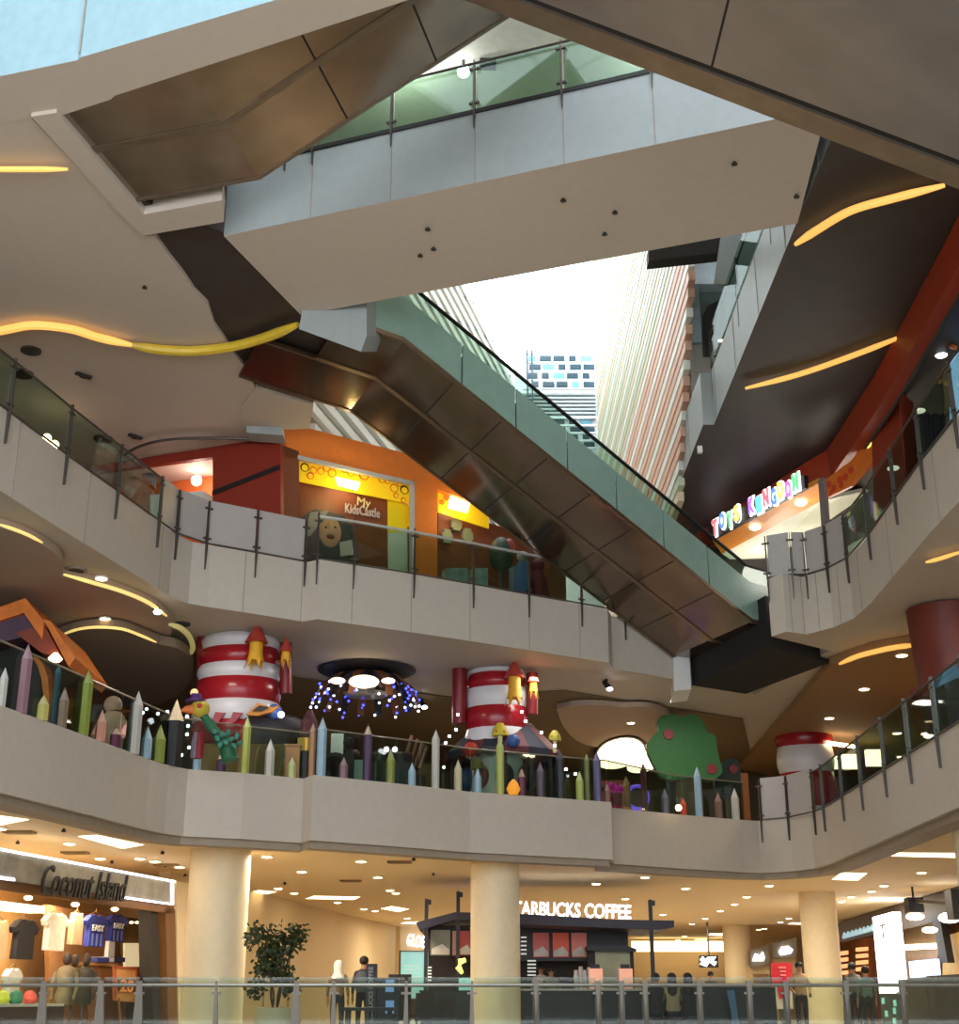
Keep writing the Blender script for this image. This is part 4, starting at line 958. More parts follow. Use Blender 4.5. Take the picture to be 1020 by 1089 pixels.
for k in range(10):
    q = at(228+k*3.0, 778+(k*7 % 17), YB-.25); MB().ball(q, (.07, .03, .05), 8, 5, 0, Matrix.Rotation(k, 3, 'Y')).build('leaf', mat('bird_teal', (56, 120, 100), .4, var=.4, vscale=9), bd_)
for s in (0, 1):
    MB().lathe((at(208+s*4, 790, YB-.3).x, YB-.3, ZF2), [(.08, 0), (.09, .3), (.04, .5)], 10).build('side_block', mat('bird_side_red' if s else 'bird_side_grey', (130, 30, 40) if s else (110, 100, 110), .6), bd_, True)
# timber base and dark tent below the left column
X0, X1, _, _ = span(206, 790, 318, 826, 28.3)
tag(MB().box(((X0+X1)/2, 28.42, ZF2+.35), (X1-X0, .12, .7)).box(((X0+X1)/2, 28.42, ZF2+.72), (X1-X0+.04, .16, .04)).build('planter_box', M['timber']), 'long timber box before the left striped column', 'box')
tn = thing('play_tent', 'dark round play tent under the left striped column', 'tent', V((at(278, 790, 29.6).x, 29.6, ZF2)))
xx = at(276, 775, 29.6).x
MB().lathe((xx, 29.6, ZF2), [(1.15, .0), (1.15, 1.15), (1.05, 1.4), (.9, 1.48)], 28).build('canopy', mat('tent_black', (42, 36, 40), .6), tn, True)
for x0, x1 in ((224, 240), (243, 258)):
    MB().slab([at(x0, 770, 28.4), at(x0+5, 757, 28.4), at(x1, 758, 28.4), at(x1-8, 768, 28.4)], V((0, .08, 0))).build('red_flap', rm, tn)
bo = thing('bow', 'orange bow shaped prop with black band on the left tent', 'prop', at(282, 757, 28.3))
mb = MB(); mb.slab([at(x, y, 28.3) for x, y in ((262, 760), (270, 752), (274, 747), (282, 750), (290, 752), (296, 750), (288, 757), (274, 761))], V((0, .16, 0))); mb.build('bow', mat('bow_orange', (214, 138, 50), .5), bo)
mb = MB(); mb.slab([at(x, y, 28.25) for x, y in ((268, 756), (276, 750), (286, 752), (278, 756))], V((0, .04, 0))); mb.build('band', M['black'], bo)
o = at(292, 757, 28.6); tag(MB().ball(o, .17, 14, 8).build('ball', mat('prop_blue', (70, 100, 160), .5), None, True), 'blue ball beside the orange bow prop', 'ball')
p = at(299, 760, 28.3); tag(MB().ball(p, .07, 10, 6).build('globe_lamp', EM['cool'], None, True), 'small white lamp right of the blue ball', 'lamp')
o = at(314, 770, 28.9); 
cr = thing('striped_curtain', 'dark maroon striped drape right of the left tent', 'drape', V((o.x+.3, 28.9, ZF2)))
MB().lathe((o.x+.3, 28.9, ZF2), [(.22, 0), (.2, .8), (.18, 1.3), (.06, 1.55)], 14).build('drape', mat('maroon_stripe', (86, 44, 46), .7, var=.6, vscale=6), cr, True)
# small stage: yellow lantern and black stand near the fascia step
lt = thing('lantern_stand', 'black stand with glowing yellow lantern left of the fascia step', 'lantern', V((at(323, 815, 28.7).x, 28.7, ZF2)))
x = at(322, 815, 28.7).x
MB().box((x, 28.7, ZF2+.32), (.28, .25, .64)).build('stand', M['black'], lt)
MB().box((x, 28.7, ZF2+.78), (.24, .2, .28)).build('lantern', mat('lantern_yellow', (220, 170, 80), emit=(220, 160, 70), es=.35, var=.05), lt)
# black play tunnel, white sign board and penguin like stool
tu = thing('play_tunnel', 'black arched play tunnel below the chandelier', 'tunnel', V((at(358, 815, 29.3).x, 29.3, ZF2)))
x = at(357, 815, 29.3).x; mb = MB(); N = 12
for k in range(N):
    a0, a1 = math.pi*k/N, math.pi*(k+1)/N
    f_ = lambda a, r, yy: V((x+r*math.cos(a), yy, ZF2+.15+r*1.3*math.sin(a)))
    mb.hull([f_(a0, .42, 29.1), f_(a1, .42, 29.1), f_(a1, .36, 29.1), f_(a0, .36, 29.1)], [f_(a0, .42, 30.2), f_(a1, .42, 30.2), f_(a1, .36, 30.2), f_(a0, .36, 30.2)])
mb.build('arch', M['black'], tu); MB().box((x, 30.15, ZF2+.35), (.72, .08, .7)).build('back_panel', M['darkint'], tu)
tag(wbox(352, 780, 365, 800, 30.4, .08, lo=ZF2+.6).build('sign_board', M['white']), 'pale board standing above the black play tunnel', 'board')
def peg(px, ytop, yb, label, c, Y=29.4, r=.12):
    b = at(px, yb, Y); t = at(px, ytop, Y); o = thing('peg_figure', label, 'figure', V((b.x, Y, ZF2)))
    h = t.z-ZF2; m = mat('peg_%d_%d_%d' % c, c, .6)
    MB().lathe((b.x, Y, ZF2), [(r*1.1, 0), (r*1.2, h*.4), (r*.7, h*.72)], 12).build('body', m, o, True)
    MB().ball((b.x, Y, ZF2+h-r), r, 12, 8).build('head', m, o, True)
peg(370, 784, 815, 'slim black peg figure right of the pale board', (34, 32, 34), 28.75)
peg(377, 797, 815, 'short maroon peg figure left of the tall purple pencil', (104, 56, 50))
tag(wbox(377, 808, 386, 818, 29.0, .06, lo=ZF2).build('sign_board', M['white']), 'small white card left of the tall purple pencil', 'board')
# two black chairs and slatted chair
for px, l in ((403, 'black tub chair left of the bulb topped lime pencil'), (426, 'black tub chair right of the bulb topped lime pencil')):
    c0 = at(px, 815, 30); o = thing('tub_chair', l, 'chair', V((c0.x, 30, ZF2)))
    MB().box((c0.x, 30, ZF2+.3), (.42, .4, .6)).build('seat', M['black'], o)
    MB().lathe((c0.x, 30.15, ZF2+.3), [(.22, 0), (.26, .5), (.2, .55)], 14).build('backrest', M['black'], o, True)
for s in (411, 420):
    q = at(s, 797, 29.0); o = tag(MB().ball(q, .055, 10, 6).build('bulb', EM['cool'], None, True), ('first' if s == 411 else 'second')+' of two white bulbs over the short lime pencil, from the left', 'lamp')
sc = thing('deck_chair', 'slatted timber deck chair left of the tall white pencil', 'chair', V((at(440, 810, 30.6).x, 30.6, ZF2)))
for k, (ax, ay) in enumerate(((430, 812), (436, 814), (441, 816), (446, 818))):
    a0, b0 = at(ax, ay, 30.4), at(ax+8, ay-29+k*2, 30.7)
    MB().tube([a0, b0], .045, 6).build('slat', mat('slat_wood', (118, 74, 54), .6, var=.2), sc)
MB().box((at(440, 815, 30.6).x, 30.8, ZF2+.22), (.5, .5, .44)).build('seat', mat('slat_wood_dark', (80, 50, 36), .6), sc)
tag(wbox(444, 812, 461, 835, 30.9, .3, lo=ZF2).build('crate', M['timber']), 'plain timber crate behind the short light blue pencil', 'crate')
# carousel at the right column
Yc = 32.9; xc = at(536, 800, Yc).x
ca = thing('carousel', 'dark maroon carousel tent under the right striped column', 'carousel', V((xc, Yc, ZF2)))
mb = MB(); N = 16
for k in range(N):
    a0, a1 = 2*math.pi*k/N, 2*math.pi*(k+1)/N
    f_ = lambda a, r, z: V((xc+r*math.cos(a), Yc+r*math.sin(a), ZF2+z))
    mb.add([f_(a0, 1.45, 1.25), f_(a1, 1.45, 1.25), f_(a1, .75, 1.95), f_(a0, .75, 1.95)], [(0, 1, 2, 3)], k % 2)
    mb.add([f_(a0, 1.45, 1.25), f_(a1, 1.45, 1.25), f_(a1, 1.45, 1.08), f_(a0, 1.45, 1.08)], [(0, 1, 2, 3)], k % 2)
mb.build('canopy', [mat('tent_maroon', (96, 40, 44), .6), mat('tent_slate', (44, 48, 62), .6)], ca)
MB().lathe((xc, Yc, ZF2), [(1.3, 0), (1.3, .12), (.5, .12), (.5, 1.7)], 24).build('base', mat('tent_base', (48, 34, 38), .6), ca, True)
for k in range(7):
    a = math.pi+k*math.pi/6.0; q = V((xc+1.25*math.cos(a), Yc+1.25*math.sin(a), ZF2))
    MB().tube([q+UP*.1, q+UP*1.15], .05, 8).build('pole', mat('pole_grey', (90, 80, 84), .5), ca, True)
for k in range(4):
    a = math.pi*1.15+k*.55; q = V((xc+1.0*math.cos(a), Yc+1.0*math.sin(a), ZF2))
    MB().ball(q+UP*.62, (.22, .2, .3), 10, 8).build('seat', mat(('seat_blue', 'seat_red', 'seat_navy', 'seat_maroon')[k], ((50, 70, 110), (150, 50, 44), (40, 44, 60), (80, 30, 40))[k], .5), ca, True)
def mushroom(px, y0, y1, w_, c, label, Y):
    a_, b_ = at(px, y0, Y), at(px, y1, Y); r = w_*mpp(a_)/2
    o = thing('mushroom', label, 'mushroom', b_)
    MB().lathe(b_, [(r*.98, .0), (r, .04), (r*.8, (a_.z-b_.z)*.6), (r*.35, a_.z-b_.z)], 16).build('cap', mat('cap_%d' % c[0], c, .5), o, True)
    MB().lathe(b_-UP*.28, [(r*.32, 0), (r*.28, .3)], 10).build('stalk', M['cream'], o, True)
    for k in (-1, 1): MB().ball(b_+V((k*r*.45, -r*.78, .09)), (r*.13, r*.1, r*.13), 8, 6).build('spot', mat('spot_brown', (110, 60, 30), .6), o, True)
mushroom(532, 769, 783, 18, (204, 180, 50), 'yellow spotted mushroom on top of the carousel', 31.6)
mushroom(563, 770, 778, 14, (150, 150, 60), 'dim yellow green mushroom behind the carousel top', 33.4)
mushroom(590, 777, 788, 14, (176, 166, 60), 'yellow green mushroom at the right rim of the carousel', 32.0)
mushroom(508, 806, 818, 15, (120, 112, 44), 'olive mushroom low at the left of the carousel', 31.2)
tag(MB().ball(at(501, 797, 31.3), .17, 12, 8).build('ball', mat('prop_red', (180, 56, 40), .5), None, True), 'red ball under the left side of the carousel', 'ball')
tag(MB().ball(at(546, 788, 31.4), .16, 12, 8).build('ball', mat('prop_blue2', (60, 90, 150), .5), None, True), 'blue ball under the yellow carousel mushroom', 'ball')
p = at(546, 836, 30.6); tag(MB().lathe(V((p.x, 30.6, Z2)), [(.1, 0), (.16, .12), (.1, .26), (.02, .34)], 12).build('table_lamp', mat('amber_glow', (230, 160, 50), emit=(230, 140, 40), es=.5, var=.1), None, True), 'small amber glowing lamp at the foot of the carousel', 'lamp')
# strings of fairy lights
def fairy(label, pix, Y, m=None):
    pts = curve_pts([at(x, y, Y) for x, y in pix], 4); o = thing('string_lights', label, 'lights', pts[0])
    MB().tube(pts, .008, 5).build('wire', M['black'], o)
    for q in pts[::4]: MB().ball(q, .035, 8, 5).build('bulb', m or EM['cool'], o, True)
fairy('string of white fairy lights hanging left of the bird figure', [(199, 762), (200, 772), (199, 781), (201, 795), (193, 803)], 27.6)
fairy('string of white fairy lights climbing the left side of the right striped column', [(462, 836), (472, 816), (474, 790), (478, 783), (485, 776), (487, 760)], 31.4)
fairy('string of white fairy lights on the right side of the carousel', [(555, 757), (559, 767), (576, 779), (590, 793), (602, 818), (612, 823)], 31.6)
fairy('sparse fairy lights hanging behind the tall white pencil at left', [(152, 758), (156, 754), (168, 759), (178, 757)], 29.0)
# trees
def cloud_tree(label, cx, pts, Y, d, m, apples, trunk):
    o = thing('tree_cutout', label, 'tree', V((at(cx, 840, Y).x, Y, ZF2)))
    q = [at(x, y, Y) for x, y in smooth_pix(pts, 4)][:-1]
    MB().slab(q, V((0, d, 0))).build('crown', m, o)
    for x, y, r in apples:
        c = at(x, y, Y-.02); rr = r*mpp(c); ring = [c+V((rr*math.cos(.4488*k), 0, rr*math.sin(.4488*k))) for k in range(14)]
        MB().hull(ring, [v-V((0, .05, 0)) for v in ring]).build('apple', mat('apple_red', (130, 34, 36), .5), o)
    X0, X1, _, _ = span(trunk[0], 840, trunk[1], 850, Y+d/2); zt = at(cx, trunk[2], Y).z
    MB().box(((X0+X1)/2, Y+d/2, (ZF2+zt)/2), (X1-X0, d*.7, zt-ZF2)).build('trunk', mat('trunk_brown', (92, 76, 48), .7), o)
cloud_tree('large green cutout tree with two red apples', 726, [(690, 802), (688, 792), (694, 783), (700, 777), (700, 766), (712, 759), (726, 762), (738, 759), (748, 768), (752, 778), (761, 783), (763, 797), (766, 810), (768, 822), (756, 830), (742, 826), (722, 829), (704, 826), (697, 816), (690, 802)], 37.0, .35, mat('tree_green', (46, 100, 44), .6, var=.06), [(711, 781, 5.5), (757, 818, 5.5)], (720, 738, 824))
cloud_tree('dark green cutout tree with one apple beside the large tree', 778, [(764, 846), (760, 832), (766, 818), (770, 809), (782, 807), (787, 816), (788, 832), (788, 846), (780, 852), (764, 846)], 38.0, .3, mat('tree_dark', (34, 48, 38), .6), [(780, 818, 4.5)], (772, 786, 848))
# small pink and purple lit toys at the fascia step
q = P(656, 858, z=Z2); tp = thing('flower_pot', 'magenta flower pot at the fascia step', 'plant pot', V((q.x, q.y+.35, ZF2)))
MB().lathe((q.x, q.y+.35, ZF2), [(.12, 0), (.18, .35), (.17, .36)], 14).build('pot', mat('pot_maroon', (130, 30, 50), .5), tp, True)
for k in range(8):
    MB().ball((q.x+.15*math.cos(k*.8), q.y+.3+.1*math.sin(k*.8), ZF2+.42+.06*(k % 3)), .07, 8, 6).build('flower', mat('magenta', (200, 50, 150), emit=(200, 40, 150), es=.25, var=.1), tp, True)
q = P(678, 848, Y=36)
mb = MB(); mb.tube([q+V((.28*math.cos(.4*k), 0, .3*math.sin(.4*k))) for k in range(17)], .05, 8)
tag(mb.build('glowing_hoop', mat('violet_glow', (120, 90, 230), emit=(110, 80, 230), es=.5, var=.1), None, True), 'violet glowing hoop behind the orange tan pencil', 'hoop')
ap = thing('play_arch', 'dark red arch behind the short brown pencil', 'arch', V((at(656, 850, 38).x, 38, ZF2)))
X0, X1, _, _ = span(642, 838, 664, 850, 38)
for x in (X0, X1): MB().box((x, 38, ZF2+.6), (.16, .3, 1.2)).build('leg', M['red'], ap)
MB().box(((X0+X1)/2, 38, ZF2+1.25), (X1-X0+.3, .3, .3)).build('lintel', M['red'], ap)
p = at(722, 866, 33.6); tag(MB().ball(V((p.x, 33.6, Z2+.1)), .08, 10, 6).build('globe_lamp', EM['warm'], None, True), 'tiny warm lamp at the foot of the orange red pencil', 'lamp')
tag(wbox(789, 822, 797, 872, 38, .2, lo=ZF2).build('board', mat('board_orange', (150, 88, 44), .6)), 'upright orange brown board left of the frosted panels', 'board')
mn = thing('shop_counter', 'long dark counter behind the right second floor railing', 'counter', (11.6, 35, ZF2))
MB().box((11.6, 35, ZF2+.55), (.8, 9, 1.1)).build('body', M['darkint'], mn); MB().box((11.6, 35, ZF2+1.13), (.95, 9.1, .06)).build('top', M['timber'], mn)
sb = P(1014, 722, Y=24.6)
bs = thing('play_slide', 'dark block with pale blue top under the brown red column', 'slide', V((sb.x+.3, 24.8, ZF2)))
MB().box((sb.x+.3, 24.85, (ZF2+sb.z)/2), (1.0, .6, sb.z-ZF2)).build('body', M['black'], bs)
MB().slab([at(998, 730, 24.5), at(1004, 714, 24.5), at(1030, 700, 24.5), at(1030, 716, 24.5)], V((0, .4, 0))).build('top', mat('slide_blue', (96, 130, 166), .5), bs)
# ================================================================ ground floor
ZC = 3.79
# columns
def column(px0, px1, py, lab):
    c = P((px0+px1)/2, py, z=ZC); r = (px1-px0)/2*mpp(c)*.985; y = c.y+r*.6; k = y/c.y
    o = MB().lathe((c.x*k, y, 0), [(r*1.02, 0), (r*1.02, .25), (r, .27), (r, ZC-.0)], 40).build('column', M['column'], None, True)
    o['kind'] = 'structure'; return o
column(203, 268, 903, ''); column(500, 553, 917, ''); column(849, 888, 948, ''); column(768, 798, 984, ''); column(1013, 1046, 880, '')
# walls
cw = lambda x, y, z=ZC: P(x, y, z=z)
wa, wb = P(262, 946, z=ZC), P(425, 985, z=ZC)
t_ = hdir(wa, wb); wn_ = V((-t_.y, t_.x, 0))
mb = MB(); wmid = wa.lerp(wb, .28)
mb.slab([V((wa.x, wa.y, 0))-t_*6, V((wmid.x, wmid.y, 0)), V((wmid.x, wmid.y, ZC)), V((wa.x, wa.y, ZC))-t_*6], wn_*.3)
mb.slab([V((wmid.x, wmid.y, 0))+wn_*.15, V((wb.x, wb.y, 0))+wn_*.15, V((wb.x, wb.y, ZC))+wn_*.15, V((wmid.x, wmid.y, ZC))+wn_*.15], wn_*.3)
mb.slab([V((wb.x, wb.y, 0)), V((wb.x-3, wb.y+14, 0)), V((wb.x-3, wb.y+14, ZC)), V((wb.x, wb.y, ZC))], wn_*.3)
struct(mb.build('wall_left', M['creamwall']))
tr = MB()
for a_, b_ in ((P(311, 1010, z=2.4), P(327, 1013, z=2.4)),):
    pass
dq = [wa.lerp(wb, t) for t in (.10, .22)]
for q in dq: tr.box((q.x, q.y-.03, 1.1), (.06, .06, 2.2), math.atan2(t_.y, t_.x))
tr.box(((dq[0].x+dq[1].x)/2, (dq[0].y+dq[1].y)/2-.03, 2.2), ((dq[1]-dq[0]).length, .06, .06), math.atan2(t_.y, t_.x))
struct(tr.build('door_1', mat('door_outline', (172, 148, 108), .6)))
struct(MB().box((2, 76, 1.9), (60, .3, 3.8)).build('wall_back', M['creamwall']))
struct(MB().box((-25.5, 40, 1.9), (.3, 76, 3.8)).build('wall_left', M['creamwall']))
# glowing cove at the far end
X0, X1, Z0, Z1 = span(672, 1001, 778, 1012, 74)
tag(MB().box(((X0+X1)/2, 74, (Z0+Z1)/2), (X1-X0, .3, Z1-Z0)).build('light_panel', EM['panel']), 'long glowing light band on the far ground floor wall', 'light')
# ceiling lights of the ground floor
def troffer(pix, lab, grp=None):
    q = [P(x, y, z=ZC) for x, y in pix]
    mb = MB(); mb.hull([p-UP*.012 for p in q], [p+UP*.01 for p in q])
    c = sum(q, V((0, 0, 0)))/4; qq = [c+(p-c)*1.06 for p in q]; mb.hull([p-UP*.006 for p in qq], [p+UP*.01 for p in qq], 1)
    return tag(mb.build('ceiling_light', [EM['panel'], M['white']]), lab, 'light', grp)
for pix, l in (([(83, 889), (103, 887.5), (153, 898), (130, 902)], 'large square light panel in the ceiling before the clothes shop'),
    ([(-30, 872), (0, 867), (31, 871), (0, 877)], 'square light panel in the ceiling cut by the left edge'),
    ([(885, 935), (895, 927.5), (922, 928.5), (912, 936)], 'square light panel in the ceiling right of the rightmost near column'),
    ([(948, 910), (956, 906.5), (1030, 907), (1030, 912)], 'long light panel in the ceiling at the right edge'),
    ([(921, 957.5), (926, 954), (966, 954.5), (964, 958)], 'thin light panel in the ceiling above the tall white lightbox'),
    ([(325, 955.5), (334, 952.5), (383, 953.5), (376, 956.5)], 'thin light panel in the ceiling left of the coffee kiosk'),
    ([(405, 966), (416, 963.5), (435, 966.5), (424, 969.5)], 'small square light panel in the ceiling above the black sign pillar'),
    ([(426, 982), (432, 980), (456, 980), (450, 983)], 'thin light panel in the ceiling over the left kiosk post'),
    ([(265, 949), (275, 946.5), (294, 948), (284, 950.5)], 'short light panel in the ceiling over the potted tree'),
    ([(735, 1001), (740, 998.5), (752, 998.5), (749, 1001)], 'tiny far light panel left of the far column'),
    ([(752, 994.5), (755, 992.5), (769, 992.5), (768, 995)], 'tiny far light panel touching the far column'),
    ([(838, 982.5), (842, 981), (853, 981), (852, 983)], 'tiny far light panel left of the rightmost near column')):
    troffer(pix, l)
DL = [(74, 896), (107, 912), (149, 912), (165, 915), (191, 921), (284, 910), (373, 904), (384, 915), (402, 932), (321, 926), (296, 944), (415, 946), (421, 949), (387, 966), (359, 959), (313, 949), (399, 968), (433, 976), (686, 932), (729, 944), (634, 939), (665, 955), (705, 972), (656, 964), (736, 982), (728, 995), (721, 999), (818, 941), (794, 953), (781, 961), (766, 968), (750, 976), (905, 953), (895, 958), (927, 947), (940, 941), (980, 927), (830, 980), (813, 987), (807, 988), (839, 976), (0, 880)]
for x, y in DL:
    downlight(x, y, ZC, 'small round glowing downlight in the cream ground floor ceiling', 'ground floor downlights', .11)
for x, y in ((68, 881), (19, 894), (173, 905), (197, 929), (176, 919), (119, 915), (440, 912), (303, 938), (461, 928)):
    p = P(x, y, z=ZC); tag(MB().lathe(p-UP*.07, [(.02, 0), (.045, .01), (.045, .02), (.02, .07)], 8).build('sprinkler', sp_), 'tiny dark sprinkler head in the cream ground floor ceiling', 'sprinkler', 'ground floor sprinklers')
for x, y, l in ((21, 884, 'brownish round vent in the ceiling by the left edge'), (80, 906, 'brownish round vent in the ceiling before the clothes shop sign'), (425, 916, 'rectangular brown vent in the ceiling left of the middle column'), (373, 936, 'rectangular brown vent in the ceiling above the cream wall'), (177, 919, 'dark round detector in the ceiling by the clothes shop corner')):
    p = P(x, y, z=ZC); tag(MB().box(p-UP*.02, (.55, .3, .04)).box(p-UP*.03, (.45, .2, .04)).build('ceiling_vent', mat('vent_brown', (140, 112, 74), .6)), l, 'vent')
# ---------------------------------------------------------------- people
def person(label, px, ytop, Y, height, shirt, legs, skin=(176, 128, 100), hair=(34, 28, 26), face=-1, arms='down', bag=None, scarf=None, seated=False, long_hair=False, floor=0.0, z0=None):
    top = P(px, ytop, Y=Y); b = V((top.x, Y, floor)); H = height; k = H/1.7
    root = thing('person', label, 'person', b)
    f = face
    zb = 0 if not seated else -.0
    v = []; e = []; r = []
    def A(p, rad, par=None):
        v.append(V(p)*k); r.append(rad*k)
        if par is not None: e.append((par, len(v)-1))
        return len(v)-1
    hipz = .92 if not seated else .62
    d = hipz-.92
    pel = A((0, 0, .95+d), .13)
    wst = A((0, 0, 1.1+d), .115, pel); cst = A((0, .0, 1.3+d), .14, wst); nk = A((0, 0, 1.46+d), .05, cst); hb = A((0, f*.01, 1.55+d), .075, nk); hm_ = A((0, f*.015, 1.63+d), .09, hb); ht = A((0, 0, 1.69+d), .06, hm_)
    for s in (-1, 1):
        hp_ = A((s*.09, 0, .9+d), .095, pel)
        if seated:
            kn = A((s*.11, f*.42, .58), .065, hp_); an = A((s*.11, f*.42, .12), .045, kn); A((s*.11, f*.56, .04), .035, an)
        else:
            kn = A((s*.1, f*.02, .5), .062, hp_); an = A((s*.1, 0, .09), .045, kn); A((s*.11, f*.13, .035), .035, an)
        sh = A((s*.17, 0, 1.38+d), .062, cst)
        if arms == 'down': el, wr = (s*.23, -f*.02, 1.1+d), (s*.24, f*.07, .86+d)
        elif arms == 'front': el, wr = (s*.24, f*.04, 1.1+d), (s*.14, f*.28, 1.12+d)
        else: el, wr = (s*.25, f*.02, 1.12+d), (s*.2, f*.2, .98+d)
        ei = A(el, .042, sh); wi = A(wr, .028, ei)
        dv = (V(wr)-V(el)).normalized(); pa = A(V(wr)+dv*.06, .03, wi)
        for j in range(4): 
            o_ = V((0, f*(.03-.02*j), 0)) if arms == 'down' else V((s*(.03-.02*j), 0, 0))
            k1 = A(V(wr)+dv*.11+o_, .009, pa); A(V(wr)+dv*(.16-.008*abs(j-1))+o_*1.1+V((-s*.012, 0, 0)), .008, k1)
        A(V(wr)+dv*.07+V((-s*.035, f*.02, 0)), .01, wi)
    me = bpy.data.meshes.new('body'); me.from_pydata([tuple(q) for q in v], e, []); o = bpy.data.objects.new('body', me); COL.objects.link(o)
    md = o.modifiers.new('skin', 'SKIN'); md.use_smooth_shade = True
    for i, sv in enumerate(me.skin_vertices[0].data): sv.radius = (r[i]*(1.25 if i in (1, 2) else 1), r[i]*(.8 if i in (0, 1, 2) else 1)); sv.use_root = (i == 0)
    for i in (0, 1, 2): me.skin_vertices[0].data[i].radius = (r[i]*1.25, r[i]*.85)
    o.modifiers.new('sub', 'SUBSURF').levels = 1
    dg = bpy.context.evaluated_depsgraph_get(); dg.update()
    nm = bpy.data.meshes.new_from_object(o.evaluated_get(dg)); bpy.data.objects.remove(o)
    sm_, lm, km = mat('cloth_%d_%d_%d' % shirt, shirt, .8), mat('cloth_%d_%d_%d' % legs, legs, .8), mat('skin_%d' % skin[0], skin, .55)
    shoe = mat('shoe_dark', (40, 34, 32), .5)
    nm.materials.clear()
    for m_ in (sm_, lm, km, shoe): nm.materials.append(m_)
    for p in nm.polygons:
        c = p.center/k; p.use_smooth = True
        armx = abs(c.x) > .2 and c.z > .7+d
        if c.z > 1.47+d: p.material_index = 2
        elif armx and c.z < (1.0 if arms == 'down' else 1.22)+d and (abs(c.y) > .1 or c.z < .95+d): p.material_index = 2
        elif arms == 'front' and abs(c.y) > .2 and c.z > .95+d: p.material_index = 2
        elif c.z < .07: p.material_index = 3
        elif c.z < .98+d and not armx: p.material_index = 1
        else: p.material_index = 0
    bo_ = bpy.data.objects.new('body', nm); COL.objects.link(bo_); bo_.parent = root; WL[bo_] = b
    hd = b+V((0, f*.015, 1.62+d))*k
    # face features
    mb = MB(); mb.ball(hd+V((0, f*.1, -.01))*k, (.014*k, .02*k, .022*k), 8, 6); mb.build('nose', km, root, True)
    for s in (-1, 1):
        MB().ball(hd+V((s*.035, f*.088, .02))*k, (.014*k, .008*k, .009*k), 8, 5).build('eye', M['black'], root)
        MB().ball(hd+V((s*.092, 0, 0))*k, (.012*k, .022*k, .032*k), 8, 6).build('ear', km, root, True)
    MB().ball(hd+V((0, f*.088, -.05))*k, (.026*k, .008*k, .007*k), 8, 5).build('mouth', mat('lip', (130, 70, 64), .6), root)
    hmz = mat('hair_%d' % hair[0], hair, .6)
    if scarf:
        sc_ = mat('scarf_%d' % scarf[0], scarf, .8)
        MB().lathe(hd+V((0, -f*.012, -.28))*k, [(.16*k, 0), (.15*k, .06*k), (.1*k, .13*k), (.108*k, .22*k), (.115*k, .3*k), (.08*k, .385*k), (.02*k, .41*k)], 16).build('headscarf', sc_, root, True)
    else:
        mb = MB(); mb.ball(hd+V((0, -f*.025, .03))*k, (.104*k, .105*k, .1*k), 16, 10)
        if long_hair: mb.lathe(hd+V((0, -f*.06, -.36))*k, [(.06*k, 0), (.11*k, .08*k), (.1*k, .28*k), (.09*k, .4*k)], 14, 0, .6)
        mb.build('hair', hmz, root, True)
    if bag:
        mb = MB(); bc = b+V((0, -f*.2, 1.2+d))*k
        mb.lathe(bc-UP*.22*k, [(.12*k, 0), (.17*k, .06*k), (.17*k, .34*k), (.1*k, .44*k)], 14, 0, .6)
        mb.build('backpack', mat('bag_%d' % bag[0], bag, .7), root, True)
    return root
person('person in white headscarf and dark trousers standing at the cream wall', 360, 1032, 31.5, 1.62, (120, 98, 74), (38, 38, 46), scarf=(226, 220, 205), face=1)
person('person with grey backpack standing left of the black sign pillar', 387, 1029, 32, 1.72, (44, 42, 46), (36, 36, 40), bag=(70, 74, 84), face=1)
person('barista in white shirt working at the kiosk counter', 575, 1023, 38, 1.68, (214, 206, 196), (36, 34, 36), arms='front')
person('person in grey top bending beside the white shirted barista', 586, 1030, 37, 1.6, (140, 132, 120), (40, 38, 38), arms='front')
person('dark clothed person before the middle red poster', 599, 1012, 39, 1.8, (34, 30, 32), (30, 28, 30), face=1)
for px, yt, l, c, lh in ((697, 1042, 'dark haired seated person in black nearest the kiosk post', (38, 34, 36), False), (714, 1034, 'long haired seated person in a beige top', (150, 130, 100), True), (731, 1034, 'long haired seated person in black beside the beige top', (36, 32, 34), True)):
    person(l, px, yt, 30, 1.62, c, (34, 32, 36), seated=True, face=1, long_hair=lh, arms='bent')
    q = P(px, yt, Y=30)
    st = thing('stool', 'dark stool under the seated person '+('nearest the kiosk post' if px == 697 else 'in the beige top' if px == 714 else 'in black beside the beige top'), 'stool', (q.x, 30.0, 0))
    MB().lathe((q.x, 29.98, 0), [(.2, .46), (.2, .5)], 16).build('seat', M['black'], st, True)
    for s in (-1, 1):
        for u in (-1, 1): MB().tube([(q.x+s*.1, 29.98+u*.1, .47), (q.x+s*.16, 29.98+u*.16, 0)], .015, 6).build('leg', M['post'], st)
person('person with dark hair standing behind the dark partition left of the far column', 756, 1040, 44, 1.6, (86, 84, 70), (40, 38, 40))
person('person in tan shirt holding a dark bag beside the red banner', 850, 1036, 36, 1.7, (186, 150, 108), (48, 44, 44), arms='bent', bag=(40, 36, 36))
person('dark clothed shopper standing left of the tall white lightbox', 906, 1030, 36, 1.68, (104, 98, 86), (50, 46, 44), face=1)
person('shopper in pale teal top behind the right end of the guard rail', 921, 1044, 34, 1.55, (110, 128, 118), (54, 50, 48), face=1)
